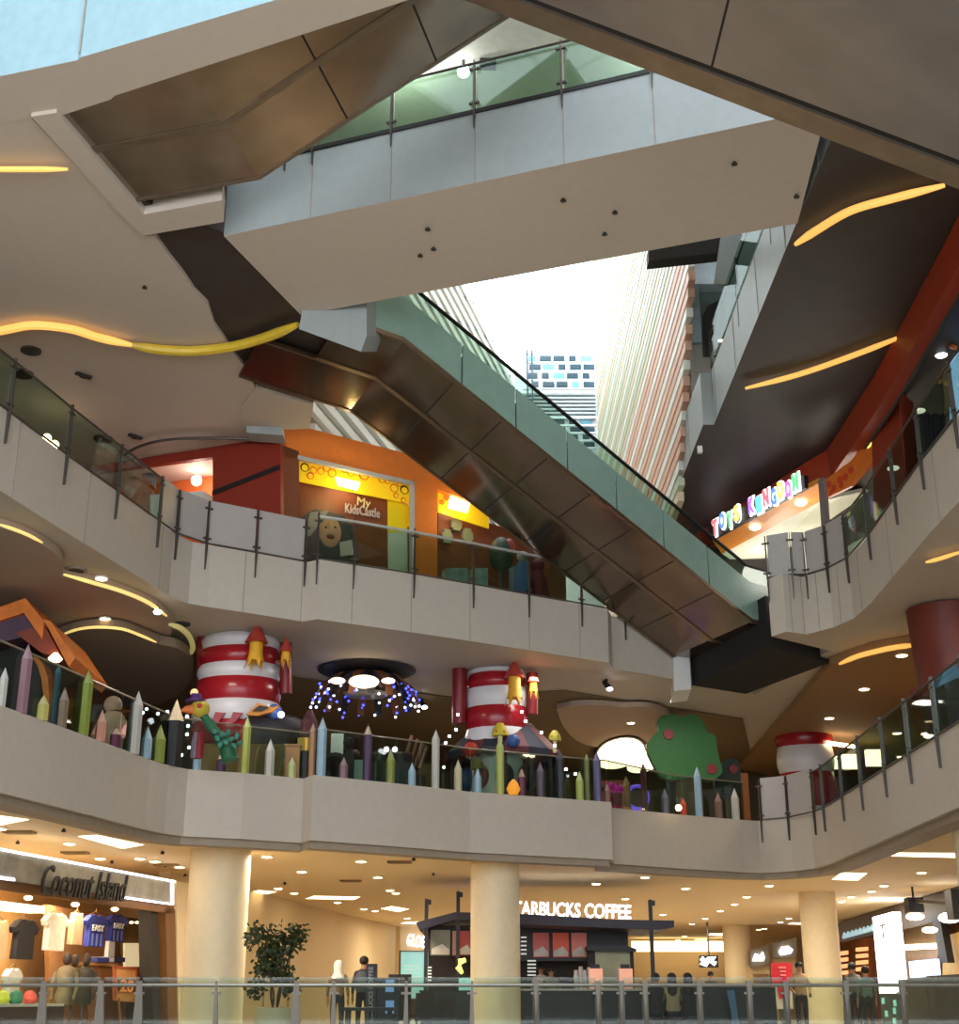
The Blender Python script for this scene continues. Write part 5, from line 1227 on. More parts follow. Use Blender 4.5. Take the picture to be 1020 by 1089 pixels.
# ---------------------------------------------------------------- guard rail across the ground floor
GG = glassmat('guard_glass', (226, 234, 226), .03)
gr = thing('railing', 'long glass guard rail with steel posts across the ground floor', 'railing', (0, 21, 0))
gp = [-40, 46, 107, 148, 230, 315, 355, 432, 502, 570, 636, 661, 686, 744, 797, 836, 900, 960, 1060]
gx = [P(x, 1070, Y=21).x for x in gp]
for i, (px, x) in enumerate(zip(gp, gx)):
    big = px in (46, 107, 148, 315)
    w = .1 if big else .05; mb = MB()
    mb.hull([V((x-w, 21.02, 0)), V((x+w, 21.02, 0)), V((x+w, 21.1, 0)), V((x-w, 21.1, 0))], [V((x-w*.35+(.06 if px > 550 else .0), 20.9, 1.12)), V((x+w*.35-(.06 if px > 550 else 0), 20.9, 1.12)), V((x+w*.35-(.06 if px > 550 else 0), 20.94, 1.12)), V((x-w*.35, 20.94, 1.12))])
    mb.box((x, 20.96, .95), (.14, .05, .03)); mb.build('post', mat('post_pale', (128, 122, 112), .45, metal=.4), gr)
    if i < len(gx)-1: MB().box(((x+gx[i+1])/2, 21, .62), (gx[i+1]-x-.05, .014, 1.1)).build('glass_panel', GG, gr)
MB().tube([(gx[0], 20.93, 1.06), (gx[-1], 20.93, 1.06)], .026, 8).build('handrail', mat('rail_grey', (150, 148, 138), .3, metal=.7), gr, True)
# ---------------------------------------------------------------- coffee kiosk
YK = 36.0
kx0, kx1 = P(447, 1040, Y=YK).x, P(717, 1040, Y=YK).x
kk = thing('coffee_kiosk', 'black coffee kiosk with white glowing sign behind the middle column', 'kiosk', ((kx0+kx1)/2, YK+1.5, 0))
def kb(x0, y0, x1, y1, d, m, name, Y=YK, lo=None): return wbox(x0, y0, x1, y1, Y, d, None, 0, lo).build(name, m, kk)
blk = mat('kiosk_black', (36, 32, 36), .5)
# roof canopy: thick flat slab with slanted left end
pz = [P(x, y, Y=YK-.3) for x, y in ((442, 981), (484, 970), (560, 972), (655, 978), (717, 979), (717, 986), (700, 989), (560, 983), (484, 978), (446, 989))]
MB().slab(pz, V((0, 3.6, 0))).build('roof', mat('kiosk_roof', (46, 40, 56), .5), kk)
for x, yt in ((453, 956), (487, 948), (694, 957)):
    X0, X1, Z0, Z1 = span(x-2, yt, x+2, 1088, YK-.2)
    MB().box(((X0+X1)/2, YK-.2, Z1/2), (X1-X0, .1, Z1)).box((X1+.03, YK-.2, Z1-.08), (.08, .12, .12)).build('post', blk, kk)
kb(452, 984, 500, 1010, .1, M['darkint'], 'front_panel', YK+.3)
kb(553, 984, 668, 1022, .12, blk, 'menu_wall', YK+1.6)
kb(455, 1006, 655, 1089, .12, M['darkint'], 'back_wall', YK+2.6, 0)
for x0, x1, y0, y1, c, nm in ((458, 479, 989, 1016, (118, 116, 100), 'poster'), (481, 486, 990, 1016, (172, 122, 100), 'poster'), (488, 502, 990, 1016, (168, 70, 66), 'poster'), (567, 584, 992, 1018, (186, 92, 88), 'poster'), (588, 605, 992, 1018, (206, 84, 60), 'poster'), (608, 624, 992, 1018, (196, 112, 100), 'poster')):
    f_ = thing  # framed poster: sheet and printed cup
    o = wbox(x0, y0, x1, y1, YK+(.22 if x0 < 510 else 1.5), .06).build(nm, mat('poster_%d_%d' % (c[0], c[1]), c, .5, var=.12, vscale=3, emit=c, es=.12), kk)
    if x1-x0 > 10:
        Yq = YK+(.2 if x0 < 510 else 1.48); m_ = MB()
        ya = y0+(y1-y0)*.55
        m_.hull([P(x0+1, y1-1, Y=Yq), P(x1-1, y1-1, Y=Yq), P(x1-1, ya+6, Y=Yq), P((x0+x1)/2+2, ya, Y=Yq), P(x0+1, ya+5, Y=Yq)], [q+V((0, .02, 0)) for q in (P(x0+1, y1-1, Y=Yq), P(x1-1, y1-1, Y=Yq), P(x1-1, ya+6, Y=Yq), P((x0+x1)/2+2, ya, Y=Yq), P(x0+1, ya+5, Y=Yq))])
        m_.build('printed_shape', mat('poster_print', (206, 196, 184), .5, var=.2, vscale=4), o)
# side menu lists
for x0, x1, y0, y1 in ((455, 459, 1028, 1045), (554, 560, 996, 1018), (561, 570, 1021, 1040)):
    for j in range(5):
        yy = y0+(y1-y0)*j/5; wbox(x0, yy, x1, yy+1.6, YK+.15 if x0 < 500 else YK+1.45, .04).build('menu_line', mat('menu_white', (220, 222, 216), emit=(220, 225, 220), es=.5, var=0), kk)
sg = MB(); text_on(sg, 'STARBUCKS COFFEE', P(540, 965.5, Y=YK-.2), P(671, 970, Y=YK-.2), height=.35, depth=.08, bold=.014)
sg.build('sign_letters', EM['sign'], kk)
# counter and its machines
ct = thing('service_counter', 'dark kiosk counter with pale stone top', 'counter', (P(610, 1060, Y=34).x, 34.3, 0))
X0, X1, Z0, Z1 = span(553, 1051, 690, 1089, 34)
MB().box(((X0+X1)/2, 34.4, .52), (X1-X0, .7, 1.04)).build('body', blk, ct)
MB().box(((X0+X1)/2+.0, 34.35, 1.06), (X1-X0+.05, .85, .05)).build('top', M['frost'], ct)
kc = thing('service_counter', 'dark kiosk counter left of the middle column', 'counter', (P(470, 1060, Y=34).x, 34.3, 0))
X0, X1, Z0, Z1 = span(447, 1051, 505, 1089, 34)
MB().box(((X0+X1)/2, 34.4, .5), (X1-X0, .7, 1.0)).build('body', mat('counter_green_black', (34, 40, 38), .4), kc)
MB().box(((X0+X1)/2, 34.4, 1.02), (X1-X0+.05, .8, .05)).build('top', M['black'], kc)
o = wbox(488, 1040, 503, 1044, 34.2, .4, lo=1.045).build('food_display', mat('teal_glow', (160, 220, 220), emit=(150, 220, 220), es=.5, var=.2)); tag(o, 'small teal lit display on the counter beside the middle column', 'display')
q = P(491, 1028, Y=35.5); t = thing('wall_lamp', 'yellow curved lamp left of the middle column inside the kiosk', 'lamp', V((q.x, 36.1, q.z)))
MB().tube([q+V((.1, 0, .16)), q+V((-.04, 0, .12)), q+V((-.08, 0, -.02)), q+V((.02, 0, -.16))], [.05, .08, .08, .04], 10).build('shade', mat('yellow_lamp', (255, 230, 120), emit=(255, 214, 90), es=3, var=0), t, True)
MB().tube([q+V((.1, 0, .16)), q+V((.1, .9, .16))], .02).build('arm', M['black'], t)
for x0, x1, l in ((627, 641, 'square pink glowing case left on the kiosk counter'), (659, 673, 'square pink glowing case right on the kiosk counter')):
    t = thing('display_case', l, 'case', P((x0+x1)/2, 1045, Y=34.2))
    X0, X1, Z0, Z1 = span(x0, 1030, x1, 1045, 34.2); zb = 1.086
    MB().box(((X0+X1)/2, 34.35, (zb+Z1)/2), (X1-X0, .3, Z1-zb)).build('front', mat('case_pink', (236, 170, 140), emit=(240, 170, 140), es=.5, var=.05), t)
    MB().box(((X0+X1)/2-.16, 34.42, (zb+Z1)/2+.03), (.06, .34, Z1-zb)).build('side', M['frost'], t)
    MB().box(((X0+X1)/2, 34.4, Z1+.05), (.2, .2, .1)).build('cap', M['black'], t)
for k, x in enumerate((613, 618, 622)):
    q = P(x, 1045, Y=34.3); o = MB().lathe((q.x, 34.3, 1.086), [(.055, 0), (.06, .3+.08*(k % 2)), (.045, .42+.08*(k % 2))], 12).build('cup_stack', M['frost'], None, True)
    tag(o, ('leftmost', 'middle', 'rightmost')[k]+' pale cup stack left of the pink glowing cases', 'cups')
bt = thing('booth', 'grey green panelled booth with black roof right of the posters', 'booth', (P(655, 1040, Y=36.8).x, 37, 0))
wbox(634, 1011, 671, 1089, 36.4, .2, lo=0).build('panel', mat('booth_panel', (150, 150, 112), .4), bt)
mb = MB(); mb.slab([P(x, y, Y=36.1) for x, y in ((625, 1006), (664, 1005), (677, 1009), (677, 1012), (625, 1011))], V((0, 1.0, 0))); mb.build('roof', M['black'], bt)
wbox(671, 1010, 675, 1089, 36.4, .2, lo=0).build('post', M['darkint'], bt); wbox(626, 1010, 634, 1089, 36.4, .2, lo=0).build('post', M['darkint'], bt)
# dark partitions and tables behind the rail on the right
for x0, x1, yt, l in ((690, 745, 1052, 'dark low partition behind the seated people'), (746, 800, 1049, 'dark low partition right of the seated people'), (800, 826, 1050, 'dark low partition beside the red banner')):
    o = wbox(x0, yt, x1, 1089, 33 if x0 > 740 else 31.5, .12, lo=0).build('partition_screen', M['black']); tag(o, l, 'screen')
o = MB().slab([P(773, 1053, Y=32.6), P(781, 1053, Y=32.6), P(786, 1089, Y=32.6), P(780, 1089, Y=32.6)], V((0, .06, 0))).build('roll_up_banner', mat('banner_blue', (70, 108, 150), .5)); tag(o, 'narrow blue leaning banner before the dark partition', 'banner')
ft = thing('cafe_table', 'dark cafe tables group left of the kiosk counter', 'table', (P(400, 1080, Y=28).x, 28, 0))
X0, X1, Z0, Z1 = span(365, 1073, 420, 1077, 28)
ZT_ = max(.6, Z1); MB().box(((X0+X1)/2, 28, ZT_), (X1-X0, .7, .06)).build('tabletop', M['black'], ft)
for sx in (0.1, .5, .9):
    for sy in (-.28, .28): MB().box((X0+(X1-X0)*sx, 28+sy, (ZT_-.03)/2), (.06, .06, ZT_-.03)).build('leg', M['black'], ft)
ft['label'] = 'long dark cafe table before the black sign pillar'
for k, (px, yt, l) in enumerate(((425, 1036, 'dark high backed chair left of the kiosk, with rounded top'), (452, 1056, 'dark chair under the left kiosk post'), (475, 1058, 'dark chair before the left kiosk counter'))):
    q = P(px, yt, Y=31+k*.6); c = thing('cafe_chair', l, 'chair', (q.x, 31+k*.6, 0)); w_ = .42 if k else .5
    MB().box((q.x, 31+k*.6, .44), (w_, .42, .06)).build('seat', M['black'], c)
    MB().box((q.x, 31.2+k*.6, (.47+q.z)/2), (w_, .06, q.z-.47)).build('backrest', M['darkint'], c)
    for s in (-1, 1):
        for u in (-1, 1): MB().box((q.x+s*w_*.42, 31+k*.6+u*.18, .21), (.04, .04, .42)).build('leg', M['post'], c)
# directory
dr = thing('sign_pillar', 'black upright sign pillar with vertical pale lettering', 'sign', (P(396, 1060, Y=29.5).x, 29.5, 0))
wbox(389, 1025, 400, 1089, 29.5, .25, lo=0).build('pillar', M['black'], dr)
sg = MB(); text_on(sg, 'STARBUCKS COFFEE', P(394.2, 1092, Y=29.46), P(394.2, 1028, Y=29.46), up=V((-1, 0, 0)), height=.09, depth=.02); sg.build('lettering', M['frost'], dr)
wbox(400, 1040, 424, 1076, 29.6, .2, lo=0).build('side_board', M['black'], dr)
for k, (y0, y1) in enumerate(((1042, 1055), (1064, 1078))): wbox(410, y0, 419, y1, 29.5, .06).build('screen', mat('screen_blue', (120, 160, 210), emit=(110, 150, 210), es=.45, var=.1), dr)
# lit far shop with sign
gs = thing('shop_sign', 'white glowing letters on the cream wall left of the kiosk', 'sign', P(440, 1000, Y=62))
sg = MB(); text_on(sg, 'GLOE', P(433, 999, Y=61.6), P(452, 1002, Y=61.6), height=.5, depth=.08, bold=.02); sg.build('lettering', EM['sign'], gs)
struct(wbox(425, 985, 470, 1011, 62, .3).build('wall_back', M['creamwall']))
t = thing('shop_window', 'pale teal lit shop window left of the kiosk post', 'window', P(438, 1060, Y=62.2))
wbox(426, 1011, 470, 1062, 62.2, .1).build('pane', mat('teal_window', (150, 206, 206), .3, emit=(150, 210, 210), es=.55, var=.15, vscale=1), t)
for k in range(5): wbox(430, 1026+k*4, 447, 1028+k*4, 62.0, .05).build('shelf', mat('teal_shelf', (190, 226, 220), .4, emit=(190, 230, 225), es=.4, var=.1), t)
wbox(425, 1010, 471, 1012, 62.1, .2).build('frame', M['post'], t)
# potted tree
tp = P(292, 1075, Y=27.5)
tr_ = thing('potted_tree', 'leafy potted tree in pale round planter beside the left column', 'plant', (tp.x, 27.5, 0))
MB().lathe((tp.x, 27.5, 0), [(.28, 0), (.36, .2), (.39, .55), (.35, .7), (.32, .71), (.3, .65)], 28).build('pot', mat('planter_pale', (190, 180, 150), .5), tr_, True)
MB().lathe((tp.x, 27.5, .6), [(.3, 0), (.28, .06)], 20).build('soil', mat('soil', (54, 42, 30), .9), tr_)
rt_ = random.Random(11); lf = mat('leaf_green', (58, 68, 36), .5, var=.4, vscale=5); bark = mat('bark', (74, 58, 40), .8)
zt = P(290, 990, Y=27.5).z
mb = MB()
for k in range(4):
    a = k*1.7; mb.tube(curve_pts([V((tp.x+.05*math.cos(a), 27.5+.05*math.sin(a), .6)), V((tp.x+.1*math.cos(a+1), 27.5+.08*math.sin(a+1), 1.0)), V((tp.x+.28*math.cos(a), 27.5+.25*math.sin(a), zt-.35))]), .022, 6)
mb.build('trunk', bark, tr_, True)
mb = MB()
clumps = [(278, 998, .34), (303, 996, .36), (292, 1006, .34), (285, 1018, .3), (311, 1002, .24), (272, 992, .2), (318, 992, .2), (293, 1030, .34), (280, 1035, .28), (302, 1040, .3), (270, 1052, .2), (310, 1050, .2), (290, 1020, .3)]
for (px, py, rr) in clumps:
    c = P(px, py, Y=27.5); c.y += rt_.uniform(-.2, .2)
    for k in range(int(120*rr/.3)):
        d = V((rt_.gauss(0, 1), rt_.gauss(0, 1), rt_.gauss(0, .8))); d.normalize(); q = c+d*rr*rt_.random()**.5
        u = V((rt_.gauss(0, 1), rt_.gauss(0, 1), rt_.gauss(-.5, .7))).normalized()*.11; w_ = u.cross(V((rt_.random(), rt_.random(), rt_.random()))).normalized()*.04
        mb.add([q, q+u*.5+w_, q+u, q+u*.5-w_], [(0, 1, 2, 3)])
mb.build('foliage', lf, tr_)
# ---------------------------------------------------------------- clothes shop at left
fA, fB = P(-60, 888, z=3.45), P(188, 938, z=3.45)
uS = hdir(fA, fB); nS = V((uS.y, -uS.x, 0))
def on_shop(px, py, d=0, zmin=0):
    q = P(px, py, Y=10); dv = q-V((0, 0, CZ)); o = fB+nS*d; t = ((o-V((0, 0, CZ))).dot(nS))/dv.dot(nS); r = V((0, 0, CZ))+dv*t; r.z = max(r.z, zmin); return r
cs = thing('clothes_shop', 'clothes shop front with silvery sign board at the lower left', 'shop', V((fB.x, fB.y, 0)))
def sp_panel(name, pix, m, d=0, th=.08, parent=None): return MB().slab([on_shop(x, y, d) for x, y in pix], -nS*th).build(name, m, parent or cs)
board = mat('sign_board_silver', (150, 148, 140), .35, var=.3, vscale=2.5)
sb_ = sp_panel('sign_board', [(-60, 894), (185, 937.5), (185, 962), (-60, 926)], board, .1, .15)
for pix in ([(-60, 890.5), (187, 936.5), (187, 938.5), (-60, 893)], [(183, 938), (185, 938.5), (185, 962), (183, 962)], [(133, 953.5), (184, 961), (184, 962.5), (133, 955.5)], [(-20, 929), (16, 934), (16, 937), (-20, 932)]):
    sp_panel('light_edge', pix, EM['sign'], .13, .04, sb_)
sg = MB(); text_on(sg, 'Coconut Island', on_shop(45, 935, .22), on_shop(135, 945, .22), height=.56, depth=.05, shear=.35, bold=.0); sg.build('sign_letters', M['black'], sb_)
br = mat('shop_brown', (124, 84, 46), .6, var=.1)
sp_panel('header', [(-60, 926), (185, 962), (185, 972), (-60, 938)], br, .0, .1)
sp_panel('jamb', [(176, 965), (186, 967), (186, 1150), (176, 1150)], br, .0, .3)
sp_panel('jamb', [(160, 968), (168, 969), (168, 1150), (160, 1150)], M['darkint'], -.1, .3)
sp_panel('pilaster', [(187, 937), (206, 941), (206, 1150), (187, 1150)], M['column'], -.05, .4)
sp_panel('back_wall', [(-160, 900), (200, 955), (200, 1150), (-160, 1150)], mat('shop_wall_tan', (206, 164, 106), .7, var=.15, vscale=1.5), -3.2, .1)
sp_panel('display_panel', [(50, 962), (130, 974), (130, 1150), (50, 1150)], mat('shop_wall_orange', (164, 116, 74), .7, var=.1), -2.2, .1)
# lamp strips and lamps inside
def lampb(px, py, d, r, label, m=None, w_=1):
    o = MB().ball(on_shop(px, py, d), (r*w_, r*w_, r*.5), 12, 6).build('downlight', m or EM['warm'], None, True); tag(o, label, 'light')
tag(sp_panel('light_strip', [(2, 958), (48, 965), (48, 970), (2, 963)], EM['panel'], -1.5, .3, cs), None, None) if False else None
o = MB().slab([on_shop(x, y, -1.6) for x, y in ((-10, 957), (48, 964), (48, 971), (-10, 966))], -nS*.4).build('ceiling_light', EM['panel']); tag(o, 'warm glowing ceiling trough inside the clothes shop', 'light')
for x, y, l in ((30, 955, 'left round downlight inside the clothes shop'), (80, 962, 'round downlight above the white hung shirt'), (122, 967, 'round downlight above the blue hung shirts'), (140, 981, 'left of three small lamps in the shop mirror bay'), (146, 981, 'middle of three small lamps in the shop mirror bay'), (156, 983, 'right of three small lamps in the shop mirror bay')):
    lampb(x, y, -1.2, .09 if y < 970 else .05, l)
sp_panel('mirror_bay', [(131, 975), (158, 978), (158, 1150), (131, 1150)], mat('mirror_bay_brown', (110, 86, 54), .25, var=.4, vscale=3), -1.9, .1)
sp_panel('bright_display', [(133, 1003), (154, 1003), (154, 1028), (133, 1028)], mat('bright_rack', (240, 226, 190), .6, emit=(240, 220, 170), es=.6, var=.4, vscale=5), -1.8, .05)
def shirt(px, py, w_, h_, c, label, d=-1.4, sleeves=True, txt=None, stripes=False):
    a = on_shop(px, py, d); s = mpp(a); W = (on_shop(px+w_/2, py, d)-on_shop(px-w_/2, py, d)).length; H = h_*s; root = thing('shirt', label, 'shirt', a-UP*H)
    f2 = lambda x, z, o=0: a+uS*(x*W)+UP*(z*H)+nS*o
    pts = [(-.14, 0), (-.3, -.04), (-.5, -.22), (-.44, -.36), (-.33, -.28), (-.34, -1), (.34, -1), (.33, -.28), (.44, -.36), (.5, -.22), (.3, -.04), (.14, 0), (.07, -.07), (-.07, -.07)]
    if not sleeves: pts = [(-.3, 0), (-.42, -.3), (-.45, -1), (.45, -1), (.42, -.3), (.3, 0), (.1, -.08), (-.1, -.08)]
    m_ = mat('shirt_%d_%d_%d' % c, c, .8, var=.1)
    q0 = [f2(x, z, -.07) for x, z in pts]; q1 = [f2(x, z, .07) for x, z in pts]; qm = [f2(x*1.06, z, 0) for x, z in pts]
    n = len(pts); mb = MB(); k0 = q0+qm+q1
    mb.add(k0, [(i, (i+1) % n, n+(i+1) % n, n+i) for i in range(n)]+[(n+i, n+(i+1) % n, 2*n+(i+1) % n, 2*n+i) for i in range(n)]+[tuple(reversed(range(n))), tuple(range(2*n, 3*n))])
    b_ = mb.build('fabric', m_, root)
    MB().tube([f2(-.28, .0), f2(0, .1), f2(.28, .0), f2(-.28, .0)], .012, 6).tube([f2(0, .1), f2(0, .2)], .008, 6).build('hanger', M['timber'], root)
    if txt:
        sg = MB(); text_on(sg, txt, f2(-.27, -.42, .09), f2(.27, -.42, .09), height=H*.2, depth=.02, bold=.02); sg.build('printed_word', M['white'], b_)
    if stripes:
        mb = MB()
        for x in (-.2, 0, .2): mb.slab([f2(x-.03, -.6, .072), f2(x+.03, -.6, .072), f2(x+.03, -.98, .072), f2(x-.03, -.98, .072)], nS*.01)
        mb.build('stripe', mat('shirt_stripe', (120, 130, 190), .8), b_)
    return root
shirt(60, 971, 25, 38, (244, 238, 222), 'large white shirt hung at the middle of the clothes shop')
shirt(82, 971, 11, 32, (210, 176, 140), 'narrow beige top hung right of the white shirt', sleeves=False)
shirt(102, 973, 23, 32, (52, 62, 150), 'left blue printed shirt hung in the clothes shop', txt='EASY', stripes=True)
shirt(124, 973, 20, 27, (46, 54, 134), 'right blue printed shirt hung above white trousers', txt='EASY', stripes=True)
shirt(-2, 978, 22, 40, (196, 160, 120), 'beige patterned garment at the left edge of the clothes shop', sleeves=False)
shirt(27, 978, 26, 40, (38, 34, 34), 'black top hung at the left of the clothes shop')
# white trousers
a = on_shop(120, 999, -1.35); s = mpp(a); tz = thing('trousers', 'white trousers hung under the right blue shirt', 'trousers', a-UP*.9)
MB().slab([a+uS*(-7*s), a+uS*(6*s), a+uS*(7*s)-UP*21*s, a+uS*(-8*s)-UP*21*s], -nS*.1).build('fabric', M['white'], tz)
# shelf with folded clothes and stand
sf = thing('display_stand', 'brown stand carrying folded clothes under the blue shirts', 'stand', on_shop(112, 1150, -1.0))
o = MB().slab([on_shop(94, 1023, -1.0), on_shop(127, 1025, -1.0), on_shop(127, 1028, -1.0), on_shop(94, 1026, -1.0)], -nS*.5).build('top', M['timber'], sf)
MB().slab([on_shop(104, 1027, -1.1), on_shop(122, 1028, -1.1), on_shop(122, 1160, -1.1), on_shop(104, 1160, -1.1)], -nS*.3).build('body', br, sf)
for k, (x0, x1, c, l) in enumerate(((95, 108, (50, 54, 120), 'folded blue cloth at the left of the brown stand'), (102, 113, (200, 196, 200), 'folded pale cloth in the middle of the brown stand'), (111, 125, (58, 50, 100), 'folded violet cloth at the right of the brown stand'))):
    a, b = on_shop(x0, 1019+k*.6, -1.05-k*.12), on_shop(x1, 1020+k*.6, -1.05-k*.12); zb = on_shop(110, 1024, -1.0).z+.0
    o = MB().box(((a.x+b.x)/2, (a.y+b.y)/2+.15, zb+.06+.02*k), ((b-a).length, .3, .1), math.atan2(uS.y, uS.x)).build('folded_cloth', mat('fold_%d' % k, c, .8)); tag(o, l, 'clothes')
# sale sign
ss = thing('sale_sign', 'framed brown sale sign reading 20 in the clothes shop', 'sign', on_shop(134, 1150, -.5))
MB().slab([on_shop(122, 1027, -.5), on_shop(148, 1029, -.5), on_shop(148, 1066, -.5), on_shop(122, 1064, -.5)], -nS*.05).build('panel', mat('sale_tan', (186, 130, 70), .6), ss)
MB().slab([on_shop(126, 1041, -.47), on_shop(144, 1042, -.47), on_shop(144, 1055, -.47), on_shop(126, 1054, -.47)], -nS*.02).build('printed_band', mat('sale_dark', (70, 44, 26), .6), ss)
for pix in ([(122, 1027), (148, 1029), (148, 1031), (122, 1029)], [(122, 1027), (124, 1027), (124, 1064), (122, 1064)], [(146, 1029), (148, 1029), (148, 1066), (146, 1066)]): MB().slab([on_shop(x, y, -.46) for x, y in pix], -nS*.04).build('frame', mat('sale_red', (160, 70, 40), .6), ss)
sg = MB(); text_on(sg, '20', on_shop(128, 1048, -.44), on_shop(142, 1049, -.44), height=.26, depth=.02, bold=.02); sg.build('number', mat('sale_orange', (220, 140, 70), .6, emit=(220, 130, 60), es=.25), ss)
for x in (126, 144): MB().tube([on_shop(x, 1062, -.5), on_shop(x, 1160, -.5)], .03, 8).build('leg', br, ss)
# mannequins, bags and table
def mannequin(px, ytop, d, c, l, h=1.3):
    a = on_shop(px, ytop, d); root = thing('mannequin', l, 'mannequin', V((a.x, a.y, 0))); m_ = mat('mann_%d_%d' % (c[0], c[1]), c, .7, var=.3, vscale=5)
    MB().lathe((a.x, a.y, .75), [(.17, 0), (.19, .15), (.14, .35), (.2, .58), (.17, .68), (.07, .74)], 16, 0, .7).build('torso', m_, root, True)
    MB().ball((a.x, a.y, 1.62), (.09, .1, .13), 12, 8).build('head', mat('mann_skin', (64, 50, 40), .6), root, True)
    MB().tube([(a.x, a.y, .02), (a.x, a.y, .76)], .03).lathe((a.x, a.y, 0), [(.22, 0), (.2, .04)], 16).build('stand', M['post'], root, True)
    for s in (-1, 1): MB().tube([(a.x+s*.19, a.y, 1.38), (a.x+s*.25, a.y-.02, 1.1), (a.x+s*.22, a.y-.1, .85)], [.05, .04, .03], 8).build('arm', m_, root, True)
mannequin(70, 1040, -.3, (120, 104, 76), 'patterned mannequin behind the left guard rail posts')
mannequin(90, 1045, -.3, (60, 52, 40), 'dark dressed mannequin left of the sale sign')
mannequin(79, 1030, -.9, (100, 84, 60), 'brownish mannequin between two others in the clothes shop')
tb = thing('display_table', 'dark wooden table with white top in the clothes shop', 'table', on_shop(20, 1160, -.2))
a, b = on_shop(-30, 1066, -.2), on_shop(68, 1070, -.2)
MB().slab([V((a.x, a.y, 0)), V((b.x, b.y, 0)), V((b.x, b.y, b.z)), V((a.x, a.y, b.z))], -nS*.7).build('body', mat('table_maroon', (70, 42, 34), .6), tb)
MB().slab([V((a.x, a.y, b.z)), V((b.x, b.y, b.z)), V((b.x, b.y, b.z+.05)), V((a.x, a.y, b.z+.05))], -nS*.75).build('top', M['white'], tb)
zt_ = b.z+.05
for px, c, l in ((3, (190, 200, 60), 'small yellow green folded item on the shop table'), (17, (40, 110, 90), 'teal bundle on the shop table'), (32, (214, 80, 70), 'red bundle on the shop table')):
    q = on_shop(px, 1058, -.45); q.z = zt_
    o = MB().lathe(q, [(.1, 0), (.15, .08), (.1, .2), (.03, .24)], 12).build('folded_cloth', mat('bundle_%d' % c[0], c, .7, var=.3, vscale=8), None, True); tag(o, l, 'clothes')
shirt(14, 1030, 16, 34, (236, 230, 214), 'white garment hung low above the shop table', -.9)
# ---------------------------------------------------------------- right side of the ground floor
rA, rB = P(893, 979, z=ZC), P(1060, 930, z=ZC)
uR = hdir(rA, rB); nR = V((-uR.y, uR.x, 0))
if nR.x > 0: nR = -nR
def on_r(px, py, d=0, zmin=0):
    q = P(px, py, Y=10); dv = q-V((0, 0, CZ)); o = rA+nR*d; t = ((o-V((0, 0, CZ))).dot(nR))/dv.dot(nR); r = V((0, 0, CZ))+dv*t; r.z = max(r.z, zmin); return r
def rp(name, pix, m, d=0, th=.15, parent=None): return MB().slab([on_r(x, y, d) for x, y in pix], -nR*th).build(name, m, parent)
struct(rp('wall_right', [(886, 983), (1060, 930), (1060, 1150), (886, 1150)], mat('shop_red_tan', (150, 96, 54), .7, var=.2, vscale=1), -2.5))
rs = thing('corner_shop', 'dark fronted shop with small bluish sign at the right', 'shop', V((rA.x, rA.y, 0)))
rp('fascia', [(890, 982), (1060, 931), (1060, 965), (890, 1003)], mat('fascia_dark_brown', (62, 46, 34), .5), 0, .2, rs)
sg = MB()
for k in range(8):
    x = 897+k*4.2; y = 995-k*1.15
    sg.tube([on_r(x, y+2.5, .12), on_r(x+1, y-2.5, .12), on_r(x+2.2, y+2, .12), on_r(x+3.2, y-1.5, .12)], .05, 5)
sg.build('sign_letters', mat('sign_blue_white', (170, 200, 210), emit=(160, 200, 215), es=.7, var=0), rs)
for x0, x1, y0, y1 in ((893, 900, 1012, 1040), (910, 921, 1008, 1036)):
    for k in range(4): rp('shelf_light', [(x0, y0+k*7), (x1, y0+k*7-1), (x1, y0+k*7+3), (x0, y0+k*7+4)], mat('shelf_glow', (255, 190, 130), emit=(255, 180, 120), es=1.2, var=.2), -1.5, .1, rs)
rp('header_band', [(953, 1005), (995, 1003), (995, 1009), (953, 1011)], EM['panel'], -.6, .1, rs)
rp('display_panel', [(950, 970), (1000, 962), (1000, 1003), (950, 1005)], mat('shop_brown_grey', (130, 104, 74), .5, var=.2, vscale=2), -.9, .1, rs)
rp('lower_panel', [(950, 1012), (998, 1010), (998, 1150), (950, 1150)], mat('shop_taupe', (128, 110, 100), .5, var=.2), -.8, .1, rs)
rp('post', [(991, 978), (1000, 978), (1008, 1024), (1000, 1024)], M['black'], .1, .2, rs)
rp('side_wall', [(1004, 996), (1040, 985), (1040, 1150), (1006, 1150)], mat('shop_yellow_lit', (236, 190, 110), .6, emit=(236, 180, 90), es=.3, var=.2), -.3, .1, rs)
lb = thing('lightbox', 'tall narrow white lightbox sign at the right', 'sign', on_r(944, 1150, .9))
lbx = [on_r(x, y, .9) for x, y in ((927, 976), (946, 971), (957, 1046), (940, 1048))]
pA, pB = on_r(931, 1010, .9), on_r(953, 1010, .9)
zt_ = on_r(937, 973, .9).z
MB().slab([V((pA.x, pA.y, 1.0)), V((pB.x, pB.y, 1.0)), V((pB.x, pB.y, zt_)), V((pA.x, pA.y, zt_))], -nR*.25).build('lit_face', EM['sign'], lb)
MB().slab([V((pA.x, pA.y, 0)), V((pB.x, pB.y, 0)), V((pB.x, pB.y, 1.0)), V((pA.x, pA.y, 1.0))], -nR*.25).build('base', mat('lightbox_base', (60, 70, 66), .4, var=.5, vscale=3), lb)
sg = MB(); text_on(sg, 'T', pA.lerp(pB, .38)+UP*(zt_-.5)+nR*.02, pA.lerp(pB, .62)+UP*(zt_-.5)+nR*.02, height=.4, depth=.02); 
for v in sg.v: v.z -= pA.z if False else 0
